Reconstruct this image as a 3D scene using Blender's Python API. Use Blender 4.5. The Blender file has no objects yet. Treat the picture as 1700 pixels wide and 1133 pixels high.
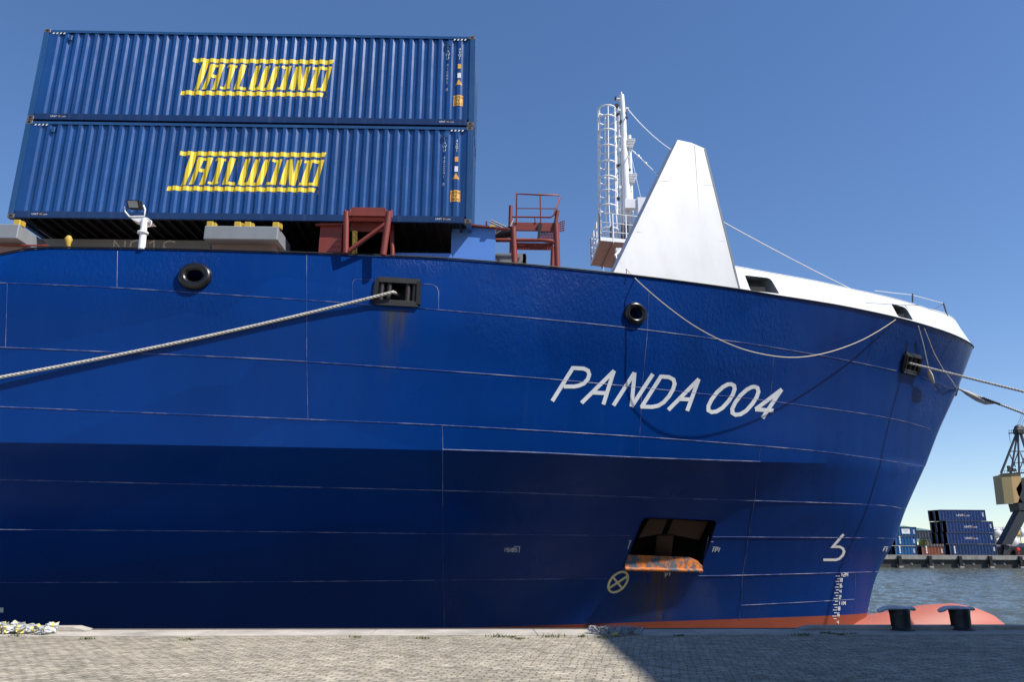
import bpy, bmesh, math, random
import numpy as np
from mathutils import Vector, Matrix
from mathutils.bvhtree import BVHTree
random.seed(7)
rnd = random.Random(11)
sc = bpy.context.scene
C = sc.collection

# ------------------------------------------------------------------ camera
F_PX, PITCH, ROLL, YAW, HCAM = 1249.0, 0.2673, 0.0054, 0.0167, 1.55
fw = np.array([math.sin(YAW)*math.cos(PITCH), math.cos(YAW)*math.cos(PITCH), math.sin(PITCH)])
r0 = np.array([math.cos(YAW), -math.sin(YAW), 0.0]); u0 = np.cross(r0, fw)
RT = r0*math.cos(ROLL)+u0*math.sin(ROLL); UP = -r0*math.sin(ROLL)+u0*math.cos(ROLL)
CAM = np.array([0, 0, HCAM])
cd = bpy.data.cameras.new('camera'); cam = bpy.data.objects.new('camera', cd); C.objects.link(cam)
cd.sensor_fit = 'HORIZONTAL'; cd.sensor_width = 36.0; cd.lens = 36.0*F_PX/1700.0
cd.clip_start = 0.1; cd.clip_end = 6000
M = Matrix(((RT[0], UP[0], -fw[0], 0), (RT[1], UP[1], -fw[1], 0), (RT[2], UP[2], -fw[2], HCAM), (0, 0, 0, 1)))
cam.matrix_world = M
sc.camera = cam

# ------------------------------------------------------------------ light
SUN_EL, SUN_AZ = math.radians(51.0), math.radians(61.5)   # azimuth measured from -Y towards +X
SD = Vector((math.cos(SUN_EL)*math.sin(SUN_AZ), -math.cos(SUN_EL)*math.cos(SUN_AZ), math.sin(SUN_EL)))
ld = bpy.data.lights.new('sun', 'SUN'); ld.energy = 5.0; ld.angle = math.radians(0.8); ld.color = (1.0, 0.955, 0.89)
sun = bpy.data.objects.new('sun', ld); C.objects.link(sun)
sun.rotation_euler = SD.to_track_quat('Z', 'Y').to_euler(); sun.location = (30, -20, 40)
W = bpy.data.worlds.new('World'); sc.world = W; W.use_nodes = True
nt = W.node_tree; nt.nodes.clear()
sky = nt.nodes.new('ShaderNodeTexSky'); sky.sky_type = 'NISHITA'; sky.sun_disc = False
sky.sun_elevation = SUN_EL
sky.sun_rotation = math.atan2(SD.x, SD.y)
sky.altitude = 0; sky.air_density = 0.85; sky.dust_density = 0.1; sky.ozone_density = 3.0
bg = nt.nodes.new('ShaderNodeBackground'); bg.inputs[1].default_value = 0.15
wo = nt.nodes.new('ShaderNodeOutputWorld')
hs = nt.nodes.new('ShaderNodeHueSaturation'); hs.inputs['Saturation'].default_value = 1.2; hs.inputs['Hue'].default_value = 0.509
nt.links.new(sky.outputs[0], hs.inputs['Color']); gm = nt.nodes.new('ShaderNodeGamma'); gm.inputs[1].default_value = 0.83; nt.links.new(hs.outputs[0], gm.inputs[0]); nt.links.new(gm.outputs[0], bg.inputs[0]); nt.links.new(bg.outputs[0], wo.inputs[0])
sc.view_settings.view_transform = 'Standard'; sc.view_settings.look = 'None'
sc.view_settings.exposure = 0.42; sc.view_settings.gamma = 1.0

# ------------------------------------------------------------------ pixel helpers
def ray(px): return fw+RT*(px[0]-850)/F_PX-UP*(px[1]-566.5)/F_PX
def hY(px, y):
    r = ray(px); return Vector(CAM+r*((y-CAM[1])/r[1]))
def hZ(px, z):
    r = ray(px); return Vector(CAM+r*((z-HCAM)/r[2]))

# ------------------------------------------------------------------ materials
class NT:
    def __init__(s, name):
        s.m = bpy.data.materials.new(name); s.m.use_nodes = True; s.t = s.m.node_tree
        s.b = s.t.nodes['Principled BSDF']
    def n(s, kind, **kw):
        nd = s.t.nodes.new(kind)
        for k, v in kw.items():
            if k.startswith('i_'): nd.inputs[k[2:].replace('_', ' ')].default_value = v
            else: setattr(nd, k, v)
        return nd
    def l(s, a, b): s.t.links.new(a, b)
    def coord(s, scale=(1, 1, 1), rot=(0, 0, 0), src='Object'):
        tc = s.n('ShaderNodeTexCoord'); mp = s.n('ShaderNodeMapping')
        mp.inputs['Scale'].default_value = scale; mp.inputs['Rotation'].default_value = rot
        s.l(tc.outputs[src], mp.inputs[0]); return mp.outputs[0]
    def noise(s, vec, scale, detail=4, rough=0.55):
        nd = s.n('ShaderNodeTexNoise'); nd.inputs['Scale'].default_value = scale
        nd.inputs['Detail'].default_value = detail; nd.inputs['Roughness'].default_value = rough
        s.l(vec, nd.inputs['Vector']); return nd.outputs['Fac']
    def ramp(s, fac, stops):
        r = s.n('ShaderNodeValToRGB'); e = r.color_ramp.elements
        while len(e) < len(stops): e.new(0.5)
        for i, (p, c) in enumerate(stops):
            e[i].position = p; e[i].color = (c, c, c, 1) if not isinstance(c, (tuple, list)) else tuple(c)+(1,)
        s.l(fac, r.inputs[0]); return r.outputs[0]
    def mix(s, fac, a, b, mode='MIX'):
        m = s.n('ShaderNodeMix', data_type='RGBA', blend_type=mode)
        for i, v in ((0, fac), (6, a), (7, b)):
            if hasattr(v, 'links') or hasattr(v, 'is_linked'): s.l(v, m.inputs[i])
            else: m.inputs[i].default_value = v if i == 0 else tuple(v)+(1,)
        return m.outputs[2]
    def math(s, op, a, b=0.0, clamp=False):
        m = s.n('ShaderNodeMath', operation=op, use_clamp=clamp)
        for i, v in ((0, a), (1, b)):
            if hasattr(v, 'is_linked'): s.l(v, m.inputs[i])
            else: m.inputs[i].default_value = v
        return m.outputs[0]
    def bump(s, h, strength, dist=0.02, prev=None):
        b = s.n('ShaderNodeBump'); b.inputs['Strength'].default_value = strength; b.inputs['Distance'].default_value = dist
        s.l(h, b.inputs['Height'])
        if prev is not None: s.l(prev, b.inputs['Normal'])
        return b.outputs[0]
    def set(s, **kw):
        for k, v in kw.items():
            inp = s.b.inputs[k.replace('_', ' ')]
            if hasattr(v, 'is_linked'): s.l(v, inp)
            else: inp.default_value = tuple(v)+(1,) if isinstance(v, (tuple, list)) and len(v) == 3 else v
        return s.m

def paint(name, col, rough=0.45, dirt=0.25, dirtcol=(0.12, 0.09, 0.06), scale=3.0, metal=0.0, bump=0.0, vert=True):
    t = NT(name); v = t.coord((1, 1, 0.25 if vert else 1))
    f = t.ramp(t.noise(v, scale, 6, 0.65), [(0.45, 0.0), (0.8, 1.0)])
    f = t.math('MULTIPLY', f, dirt)
    c = t.mix(f, col, dirtcol)
    g = t.noise(t.coord(), scale*0.35, 3)
    c = t.mix(0.22, c, t.ramp(g, [(0.3, 0.75), (0.7, 1.1)]), 'MULTIPLY')
    t.set(Base_Color=c, Roughness=rough, Metallic=metal)
    if bump: t.set(Normal=t.bump(t.noise(t.coord(), 25, 4), bump, 0.01))
    return t.m

mt = {}
mt['white'] = paint('white_paint', (0.54, 0.55, 0.57), 0.5, 0.2, (0.36, 0.30, 0.24), 2.4)
mt['whitemast'] = paint('mast_white_paint', (0.82, 0.83, 0.84), 0.4, 0.2, (0.25, 0.2, 0.17), 6.0)
mt['grey'] = paint('grey_paint', (0.23, 0.25, 0.27), 0.5, 0.35, (0.16, 0.11, 0.08), 3.0)
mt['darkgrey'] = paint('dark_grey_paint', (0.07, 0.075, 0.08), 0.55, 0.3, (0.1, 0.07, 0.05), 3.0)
mt['black'] = paint('black_paint', (0.0045, 0.0045, 0.005), 0.55, 0.18, (0.05, 0.035, 0.03), 5.0)
mt['bright'] = paint('fresh_white_marking', (0.8, 0.8, 0.78), 0.5, 0.1, (0.5, 0.45, 0.4), 4.0)
mt['chockblack'] = paint('chock_black_gloss', (0.008, 0.008, 0.009), 0.28, 0.2, (0.04, 0.03, 0.025), 6.0)
mt['red'] = paint('oxide_red_paint', (0.21, 0.03, 0.02), 0.55, 0.6, (0.07, 0.025, 0.018), 6.0)
mt['lightblue'] = paint('light_blue_paint', (0.10, 0.25, 0.68), 0.4, 0.08, (0.2, 0.25, 0.35), 2.0)
mt['yellow'] = paint('yellow_paint', (0.55, 0.37, 0.045), 0.5, 0.35, (0.3, 0.15, 0.03), 8.0)
mt['logo'] = paint('logo_yellow', (0.86, 0.62, 0.03), 0.45, 0.05, (0.5, 0.3, 0.03), 3.0)
mt['orange'] = paint('sticker_orange', (0.75, 0.38, 0.06), 0.5, 0.05, (0.4, 0.2, 0.03), 3.0)
mt['ink'] = paint('ink_black', (0.01, 0.01, 0.01), 0.5, 0.0)
mt['markwhite'] = paint('marking_white', (0.62, 0.64, 0.66), 0.5, 0.4, (0.3, 0.33, 0.38), 4.0)
mt['brown'] = paint('brown_underside', (0.26, 0.18, 0.16), 0.6, 0.3, (0.05, 0.035, 0.03), 4.0)
mt['rope'] = paint('rope_white', (0.55, 0.52, 0.46), 0.85, 0.5, (0.25, 0.22, 0.17), 12.0, bump=0.4, vert=False)
mt['twine'] = paint('heaving_line', (0.55, 0.48, 0.36), 0.85, 0.3, (0.3, 0.22, 0.12), 12.0, vert=False)
mt['glass'] = paint('lamp_glass', (0.35, 0.36, 0.36), 0.15, 0.1)
mt['dksteel'] = paint('dark_roller_steel', (0.012, 0.011, 0.011), 0.45, 0.3, (0.10, 0.03, 0.02), 12.0)
mt['steel'] = paint('worn_steel', (0.16, 0.14, 0.13), 0.45, 0.5, (0.12, 0.05, 0.03), 20.0, metal=0.3)

# ------------------------------------------------------------------ mesh builder
class MB:
    def __init__(s): s.v = []; s.f = []; s.mi = []; s.sm = []
    def add(s, vs, fs, mi=0, smooth=False):
        o = len(s.v); s.v += [tuple(v) for v in vs]
        for f in fs: s.f.append([o+i for i in f]); s.mi.append(mi); s.sm.append(smooth)
        return s
    def box(s, c, d, rot=None, mi=0, bev=0.0):
        c = Vector(c); hx, hy, hz = d[0]/2, d[1]/2, d[2]/2
        if bev > 0:
            b = min(bev, hx*0.9, hy*0.9, hz*0.9); bm = bmesh.new(); bmesh.ops.create_cube(bm, size=1)
            for v in bm.verts: v.co = Vector((v.co.x*2*hx, v.co.y*2*hy, v.co.z*2*hz))
            bmesh.ops.bevel(bm, geom=bm.edges[:], offset=b, segments=1, affect='EDGES')
            bm.verts.index_update()
            vs = [v.co.copy() for v in bm.verts]; fs = [[v.index for v in f.verts] for f in bm.faces]; bm.free()
        else:
            vs = [Vector((x, y, z)) for x in (-hx, hx) for y in (-hy, hy) for z in (-hz, hz)]
            fs = [(0, 1, 3, 2), (4, 6, 7, 5), (0, 4, 5, 1), (2, 3, 7, 6), (0, 2, 6, 4), (1, 5, 7, 3)]
        if rot is not None: vs = [rot @ v for v in vs]
        return s.add([c+v for v in vs], fs, mi)
    def bb(s, lo, hi, mi=0, bev=0.0):
        lo = Vector(lo); hi = Vector(hi)
        return s.box((lo+hi)/2, [abs(a) for a in (hi-lo)], None, mi, bev)
    def tube(s, pts, r, n=8, mi=0, closed=False, caps=True, twist=None):
        pts = [Vector(p) for p in pts]; m = len(pts)
        rr = r if isinstance(r, (list, tuple)) else [r]*m
        ups = None; rings = []
        for i, p in enumerate(pts):
            if closed: t = pts[(i+1) % m]-pts[i-1]
            else: t = pts[min(i+1, m-1)]-pts[max(i-1, 0)]
            t.normalize()
            if ups is None:
                a = Vector((0, 0, 1)) if abs(t.z) < 0.9 else Vector((1, 0, 0))
            else: a = ups
            x = a-t*a.dot(t); x.normalize(); y = t.cross(x); ups = x
            rings.append([p+(x*math.cos(2*math.pi*k/n)+y*math.sin(2*math.pi*k/n))*rr[i] for k in range(n)])
        vs = [v for ring in rings for v in ring]; fs = []
        for i in range(m if closed else m-1):
            j = (i+1) % m
            for k in range(n): fs.append((i*n+k, i*n+(k+1) % n, j*n+(k+1) % n, j*n+k))
        s.add(vs, fs, mi, True)
        if caps and not closed: s.add(rings[0][::-1], [list(range(n))], mi); s.add(rings[-1], [list(range(n))], mi)
        return s
    def bar(s, a, b, w, h, mi=0):
        a = Vector(a); b = Vector(b); t = b-a; L = t.length; t.normalize()
        u = Vector((0, 0, 1)) if abs(t.z) < 0.95 else Vector((0, 1, 0))
        x = t.cross(u).normalized(); z = x.cross(t)
        R = Matrix((x, t, z)).transposed()
        return s.box((a+b)/2, (w, L, h), R, mi)
    def prism(s, poly, vec, mi=0):
        n = len(poly); poly = [Vector(p) for p in poly]; vec = Vector(vec)
        return s.add(poly+[p+vec for p in poly], [list(range(n))[::-1], [n+i for i in range(n)]]+[(i, (i+1) % n, n+(i+1) % n, n+i) for i in range(n)], mi)
    def lathe(s, prof, c, n=24, mi=0, axis=None):
        c = Vector(c); vs = []; fs = []; R = Matrix.Identity(3) if axis is None else Vector(axis).to_track_quat('Z', 'Y').to_matrix()
        for r, z in prof:
            for k in range(n):
                a = 2*math.pi*k/n; vs.append(c+R @ Vector((r*math.cos(a), r*math.sin(a), z)))
        for i in range(len(prof)-1):
            for k in range(n): fs.append((i*n+k, i*n+(k+1) % n, (i+1)*n+(k+1) % n, (i+1)*n+k))
        return s.add(vs, fs, mi, True)
    def build(s, name, mats, parent=None, fixn=True, base=None):
        me = bpy.data.meshes.new(name)
        T = Vector((0, 0, 0))
        if parent is not None: T = Vector(parent.get('_base', (0, 0, 0)))
        elif base is not None: T = Vector(base)
        me.from_pydata([tuple(Vector(v)-T) for v in s.v], [], s.f)
        if not isinstance(mats, (list, tuple)): mats = [mats]
        for m in mats: me.materials.append(m)
        me.polygons.foreach_set('material_index', s.mi); me.polygons.foreach_set('use_smooth', s.sm)
        if fixn:
            bm = bmesh.new(); bm.from_mesh(me); bmesh.ops.recalc_face_normals(bm, faces=bm.faces[:]); bm.to_mesh(me); bm.free()
        me.update()
        o = bpy.data.objects.new(name, me); C.objects.link(o)
        if parent is not None: o.parent = parent; o['_base'] = tuple(T)
        else:
            o.location = T; o['_base'] = tuple(T)
        return o

def thing(name, label, cat, loc, group=None):
    o = bpy.data.objects.new(name, None); C.objects.link(o); o.location = loc; o['_base'] = tuple(loc)
    o['label'] = label; o['category'] = cat; o.empty_display_size = 0.3
    if group: o['group'] = group
    return o
def tag(o, label, cat, group=None):
    o['label'] = label; o['category'] = cat
    if group: o['group'] = group
    return o
def struct(o): o['kind'] = 'structure'; return o
def dup(root, loc, label, group=None):
    r = root.copy(); C.objects.link(r); r.location = loc; r['label'] = label
    if group: r['group'] = group
    for ch in list(root.children):
        c = ch.copy(); C.objects.link(c); c.parent = r
        for g in list(ch.children):
            d = g.copy(); C.objects.link(d); d.parent = c
    return r

# ================================================================== THE SETTING
# quay line (edge) in plan
QA = Vector((-7.3, 15.15)); QB = Vector((8.0, 15.85)); qd = (QB-QA).normalized(); qn = Vector((-qd.y, qd.x))
def qp(t, off, z=0.0):
    p = QA+qd*t+qn*off; return Vector((p.x, p.y, z))
def quay_material():
    t = NT('block_paving'); v0 = t.coord((1, 1, 1), (0, 0, 0.2)); v = v0
    wn = t.n('ShaderNodeTexNoise'); wn.inputs['Scale'].default_value = 1.7; wn.inputs['Detail'].default_value = 3; t.l(v0, wn.inputs['Vector'])
    vm = t.n('ShaderNodeVectorMath', operation='SCALE'); t.l(wn.outputs['Color'], vm.inputs[0]); vm.inputs['Scale'].default_value = 0.15
    va = t.n('ShaderNodeVectorMath', operation='ADD'); t.l(v0, va.inputs[0]); t.l(vm.outputs[0], va.inputs[1]); v = va.outputs[0]
    br = t.n('ShaderNodeTexBrick'); t.l(v, br.inputs['Vector'])
    br.inputs['Scale'].default_value = 1.0; br.inputs['Mortar Size'].default_value = 0.010; br.inputs['Mortar Smooth'].default_value = 0.2
    br.inputs['Brick Width'].default_value = 0.21; br.inputs['Row Height'].default_value = 0.10
    br.inputs['Color1'].default_value = (0.52, 0.465, 0.365, 1); br.inputs['Color2'].default_value = (0.40, 0.35, 0.265, 1)
    br.inputs['Mortar'].default_value = (0.17, 0.145, 0.105, 1)
    big = t.ramp(t.noise(v, 0.35, 5, 0.6), [(0.3, 0.78), (0.7, 1.12)])
    c = t.mix(1.0, br.outputs['Color'], big, 'MULTIPLY')
    sp = t.ramp(t.noise(v, 4.5, 8, 0.85), [(0.38, 0.40), (0.60, 1.15)])
    c = t.mix(0.95, c, sp, 'MULTIPLY')
    oil = t.ramp(t.noise(t.coord((0.6, 1.6, 1)), 0.8, 4), [(0.62, 0.0), (0.75, 0.55)])
    c = t.mix(oil, c, (0.2, 0.18, 0.15))
    h = t.math('ADD', t.math('MULTIPLY', br.outputs['Fac'], -1.0), t.math('MULTIPLY', t.noise(v, 5, 5, 0.7), 1.4))
    b1 = t.bump(h, 1.0, 0.02)
    t.set(Base_Color=c, Roughness=0.85, Normal=b1); return t.m
def concrete(name, col, s=1.5, bump=0.5):
    t = NT(name); v = t.coord()
    c = t.mix(1.0, col, t.ramp(t.noise(v, s, 6, 0.65), [(0.3, 0.62), (0.7, 1.15)]), 'MULTIPLY')
    c = t.mix(t.ramp(t.noise(v, s*6, 5, 0.7), [(0.55, 0), (0.75, 0.5)]), c, (0.09, 0.08, 0.065))
    t.set(Base_Color=c, Roughness=0.85, Normal=t.bump(t.noise(v, s*10, 5, 0.7), bump, 0.02)); return t.m
mt['quay'] = quay_material(); mt['cap'] = concrete('quay_cap_concrete', (0.46, 0.42, 0.36), 1.2)
mt['conc'] = concrete('far_quay_concrete', (0.30, 0.28, 0.25), 0.6); mt['concdark'] = concrete('dark_concrete', (0.055, 0.05, 0.045), 0.6)  # second tone: darker concrete for the far recessed wall and the shed block

m = MB()
a, b = qp(-70, -1.05), qp(140, -1.05); c_, d_ = qp(140, -90), qp(-70, -90)
m.add([a, b, c_, d_], [(0, 1, 2, 3)]); struct(m.build('quay', mt['quay'], fixn=False))
m = MB()
def quay_strip(mb, t0, t1, o0, o1, z0, z1):
    p = [qp(t0, o0, z0), qp(t1, o0, z0), qp(t1, o1, z0), qp(t0, o1, z0), qp(t0, o0, z1), qp(t1, o0, z1), qp(t1, o1, z1), qp(t0, o1, z1)]
    mb.add(p, [(0, 1, 2, 3), (4, 7, 6, 5), (0, 4, 5, 1), (1, 5, 6, 2), (2, 6, 7, 3), (3, 7, 4, 0)])
t = -70.0
while t < 140:
    quay_strip(m, t+0.008, t+3.0-0.008, -1.05, 0.0, -0.9, 0.012+rnd.uniform(0, 0.008)); t += 3.0
quay_strip(m, -70, 140, -1.0, -0.12, -6, -0.02)
struct(m.build('quay_edge', mt['cap']))
m = MB()   # steel nosing and raised kerbs on the quay edge
quay_strip(m, -70, 140, -0.05, 0.03, -0.25, 0.028)
struct(m.build('quay_nosing', mt['steel']))
m = MB()
t0 = (hZ((1322, 1041), 0.07).x-QA.x)/qd.x
for (ta, tb) in ((-30, (hZ((150, 1044), 0.05).x-QA.x)/qd.x), (t0, 60)):
    p = []
    for tt, z in ((ta, 0.0), (ta+0.001, 0.085), (tb-0.25, 0.085), (tb, 0.02)) if ta < -20 else ((ta, 0.02), (ta+0.3, 0.085), (tb, 0.085), (tb+0.01, 0.0)):
        p.append((tt, z))
    vs = [qp(tt, -0.3, z) for tt, z in p]+[qp(tt, 0.04, z) for tt, z in p]
    m.add(vs, [(0, 1, 5, 4), (1, 2, 6, 5), (2, 3, 7, 6), (0, 3, 2, 1), (4, 5, 6, 7)])
struct(m.build('kerb', mt['cap']))

# water
t = NT('harbour_water'); v = t.coord((1, 1.7, 1))
w1 = t.noise(v, 0.55, 3, 0.6); w2 = t.noise(v, 2.1, 4, 0.6); w3 = t.noise(v, 0.06, 2)
hh = t.math('ADD', t.math('MULTIPLY', w1, 1.0), t.math('MULTIPLY', w2, 0.35))
nb = t.bump(hh, 0.9, 0.14)
t.set(Base_Color=(0.075, 0.088, 0.075), Roughness=0.12, Normal=nb, IOR=1.33, Specular_IOR_Level=0.5)
mt['water'] = t.m
rg = np.random.RandomState(3)
def wave_sheet():
    # fine grid where the water can be seen; coarse border out to the quays
    xs = np.concatenate([[-1500, -200, -60], np.arange(8, 62, 0.26), np.arange(62, 196, 0.5), [240, 600, 3000]])
    ys = np.concatenate([np.arange(15.9, 60, 0.24), np.arange(60, 110, 0.42), np.arange(110, 195.5, 0.6), [400, 3000]])
    X, Y = np.meshgrid(xs, ys); Zw = np.zeros_like(X)
    for k in range(56):
        L = 0.55*(6.0/0.55)**rg.rand(); a = rg.normal(1.25, 0.55); amp = 0.0085*L**0.62*(0.6+0.8*rg.rand())
        kx_, ky_ = math.cos(a)*2*math.pi/L, math.sin(a)*2*math.pi/L
        Zw += amp*np.sin(kx_*X+ky_*Y+rg.rand()*6.28)
    Zw = np.where((X < 8) | (X > 200) | (Y > 195), 0, Zw)
    co = np.stack([X, Y, Zw-3.0], -1).reshape(-1, 3); ny, nx = X.shape
    idx = np.arange(ny*nx).reshape(ny, nx)
    f = np.stack([idx[:-1, :-1], idx[:-1, 1:], idx[1:, 1:], idx[1:, :-1]], -1).reshape(-1, 4)
    me = bpy.data.meshes.new('harbour_water'); me.vertices.add(len(co)); me.vertices.foreach_set('co', co.ravel())
    me.loops.add(f.size); me.loops.foreach_set('vertex_index', f.ravel().astype(np.int32))
    me.polygons.add(len(f)); me.polygons.foreach_set('loop_start', np.arange(0, f.size, 4, dtype=np.int32)); me.polygons.foreach_set('loop_total', np.full(len(f), 4, dtype=np.int32))
    me.update(calc_edges=True); me.validate(); me.polygons.foreach_set('use_smooth', [True]*len(me.polygons)); me.materials.append(mt['water'])
    o = bpy.data.objects.new('harbour_water', me); C.objects.link(o); return o
struct(wave_sheet())

# far quay
FY = 193.0
m = MB(); m.bb((-400, FY+0.6, -6), (900, 2600, -0.35)); m.bb((-400, FY+1.2, -0.35), (900, 2600, 0.0))
struct(m.build('far_ground', mt['conc']))
m = MB(); m.bb((-400, FY, -0.95), (900, FY+1.2, 0.12)); struct(m.build('far_quay_beam', mt['conc']))
m = MB(); m.bb((-400, FY+0.45, -6), (900, FY+0.62, -0.95)); struct(m.build('far_quay_wall', mt['concdark']))

# ================================================================== THE SHIP
YC = 28.0
# half-breadth tables per row: (s aft of stem, half breadth); x_stem; z profile
ROWS = {
 'D':  (18.38, [(1.0, 1.05), (2.65, 2.46), (5.0, 4.05), (11.1, 6.62), (15.1, 7.95), (19.9, 9.25), (25.0, 10.1), (29.6, 10.75), (40, 11.4), (60, 11.7)]),
 'S1': (17.55, [(1.0, 0.95), (3.72, 2.75), (6.97, 4.68), (10.5, 6.4), (14.7, 8.02), (19.3, 9.39), (22.6, 9.97), (26.8, 10.7), (29.4, 10.95), (40, 11.45), (60, 11.7)]),
 'S2': (16.62, [(2.2, 1.72), (4.5, 3.4), (7.3, 4.85), (9.5, 5.9), (15.6, 8.25), (21.35, 9.8), (28.1, 11.0), (39, 11.5), (60, 11.7)]),
 'S3': (15.90, [(1.5, 1.25), (3.75, 2.9), (6.66, 4.63), (11.9, 7.01), (17.3, 8.8), (20.6, 9.6), (27.2, 11.0), (38, 11.5), (60, 11.7)]),
 'K':  (15.86, [(1.5, 1.25), (3.75, 2.87), (6.5, 4.5), (8.5, 5.4), (12.0, 6.9), (17.3, 8.7), (27.0, 11.0), (38, 11.5), (60, 11.7)]),
 'S4': (14.94, [(1.2, 1.05), (2.9, 2.45), (6.9, 4.3), (10.9, 5.8), (16.4, 7.95), (25.9, 10.55), (37, 11.2), (60, 11.6)]),
 'S5': (14.40, [(1.2, 1.0), (2.4, 1.85), (6.4, 3.72), (10.4, 5.15), (15.9, 7.3), (25.2, 10.1), (37, 10.9), (60, 11.5)]),
 'S6': (13.64, [(1.0, 0.8), (2.1, 1.52), (5.6, 3.1), (9.6, 4.5), (15.0, 6.55), (24.2, 9.35), (36, 10.3), (60, 11.2)]),
 'S7': (13.10, [(1.0, 0.75), (1.6, 1.15), (5.1, 2.5), (9.1, 3.8), (14.5, 5.7), (23.1, 8.3), (35, 9.5), (60, 10.8)]),
 'B':  (12.30, [(1.0, 0.5), (3.0, 1.3), (6.0, 2.1), (12.0, 3.6), (20.0, 5.8), (35, 8.0), (60, 10.0)]),
}
def fitrow(pts):
    s = np.array([p[0] for p in pts]); w = np.array([p[1] for p in pts])
    # smooth: w = sum c_k * (1-exp(-s/L_k))
    Ls = (1.5, 6.0, 14.0, 40.0)
    A = np.stack([1-np.exp(-s/L) for L in Ls], 1); lam = 0.02
    A2 = np.vstack([A, lam*np.eye(len(Ls))]); b2 = np.concatenate([w, np.zeros(len(Ls))])
    c = np.linalg.lstsq(A2, b2, rcond=None)[0]
    return lambda q: float(sum(ck*(1-math.exp(-q/L)) for ck, L in zip(c, Ls)))
ROWF = {k: (v[0], fitrow(v[1])) for k, v in ROWS.items()}
def interp(x, tab):
    if x <= tab[0][0]: return tab[0][1]
    for (a, fa), (b, fb) in zip(tab, tab[1:]):
        if x <= b: return fa+(fb-fa)*(x-a)/(b-a)
    return tab[-1][1]
def zrow(k, x):
    if k in ZTAB: return interp(x, ZTAB[k])
    return {'S1': 7.46, 'S2': 5.9, 'S3': 4.54, 'S4': 2.96, 'S5': 1.88, 'S6': 0.73, 'S7': -0.64, 'B': -3.6}[k]
def calib(k, pxs):
    xs, f = ROWF[k]; tab = []
    for px in pxs:
        r = ray(px); lo, hi = 0.0, 58.0
        def g(s_):
            y = YC-f(s_); q = r[0]/r[1]*y; return q-(xs-s_)
        for _ in range(60):
            mid = (lo+hi)/2
            if g(mid) > 0: hi = mid
            else: lo = mid
        y = YC-f(lo); tab.append((xs-lo, HCAM+r[2]/r[1]*y))
    return sorted(tab)
ZTAB = {}
ZTAB['D'] = calib('D', [(60, 411.5), (180, 413), (300, 415), (500, 421), (735, 430), (880, 441), (1020, 455), (1120, 467), (1230, 482), (1295, 493), (1390, 508), (1490, 529)])
ZTAB['D'] = [(-16.5, 7.3), (ZTAB['D'][0][0]-0.75, ZTAB['D'][0][1]-0.22)]+ZTAB['D']+[(15.5, 9.07), (18.4, 9.07)]
ZTAB['K'] = calib('K', [(0, 735), (367, 741), (735, 748.5), (1060, 760), (1262, 767.5), (1400, 771)])
ZTAB['K'] = ZTAB['K']+[(15.9, 4.5)]
def rowpt(k, s):
    xs, f = ROWF[k]; x = xs-s; z = zrow(k, x)
    if k == 'S3': z = max(4.54, zrow('K', x)+0.04)
    if k == 'S1': z = min(7.46, zrow('D', x)-0.25)
    return np.array([x, f(s), z])
E_STEM = 0.22
def hermite(p0, p1, p2, p3, t):
    m1 = (p2-p0)/2; m2 = (p3-p1)/2
    return (2*t**3-3*t**2+1)*p1+(t**3-2*t**2+t)*m1+(-2*t**3+3*t**2)*p2+(t**3-t**2)*m2
svals = [60*(i/150.0)**2.0 for i in range(151)]
low = ['B', 'S7', 'S6', 'S5', 'S4', 'K']; high = ['K', 'S3', 'S2', 'S1', 'D']
def vcol(s):
    out = []
    for grp, sub in ((low, 5), (high, 5)):
        P = [rowpt(k, s) for k in grp]
        for i in range(len(P)-1):
            p1, p2 = P[i], P[i+1]
            p0 = P[i-1] if i > 0 else 2*p1-p2
            p3 = P[i+2] if i+2 < len(P) else 2*p2-p1
            n = sub if not (grp is high and i == 0) else 1
            for q in range(n): 
                t = q/n
                out.append(hermite(p0, p1, p2, p3, t) if not (grp is high and i == 0) else p1+(p2-p1)*t)
    out.append(rowpt('D', s)); return out
grid = []
for s in svals:
    col = vcol(s); res = []
    for p in col:
        e = E_STEM; x = p[0]+s-(math.sqrt(s*s+e*e)-e*math.exp(-s/1.2)); res.append((x, max(p[1], 0.0), p[2]))
    grid.append(res)
NR = len(grid[0]); NC = len(grid)
KROW = 5*5   # index of knuckle row
hv = []; hf = []; hs = []
pid = {}; sid = {}
for j in range(NC):
    for i in range(NR):
        x, w, z = grid[j][i]
        if j == 0: w = 0
        pid[j, i] = len(hv); hv.append((x, YC-w, z))
        if j == 0: sid[j, i] = pid[j, i]
        else: sid[j, i] = len(hv); hv.append((x, YC+w, z))
for j in range(NC-1):
    for i in range(NR-1):
        hf.append((pid[j, i], pid[j+1, i], pid[j+1, i+1], pid[j, i+1])); hs.append(True)
        hf.append((sid[j, i], sid[j, i+1], sid[j+1, i+1], sid[j+1, i])); hs.append(True)
nside = len(hf)
for j in range(NC-1):   # deck and bottom
    for i, fl in ((NR-1, 0), (0, 1)):
        q = [pid[j, i], pid[j+1, i], sid[j+1, i], sid[j, i]]
        if j == 0: q = [pid[0, i], pid[1, i], sid[1, i]]
        hf.append(q if fl == 0 else q[::-1]); hs.append(False)
tr = [pid[NC-1, i] for i in range(NR)]+[sid[NC-1, i] for i in range(NR-1, -1, -1)]
hf.append(tr); hs.append(False)
BVH = BVHTree.FromPolygons([Vector(v) for v in hv], [f for f in hf[:nside]])
def hit(px, off=0.0):
    d = Vector(ray(px)).normalized()
    loc, nrm, idx, dist = BVH.ray_cast(Vector(CAM), d)
    if loc is None:   # fall back to the centre plane (stem silhouette)
        loc = hY(px, YC); nrm = Vector((0.6, -0.8, 0))
    if nrm.dot(d) > 0: nrm = -nrm
    return loc+nrm*off, nrm
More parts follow.
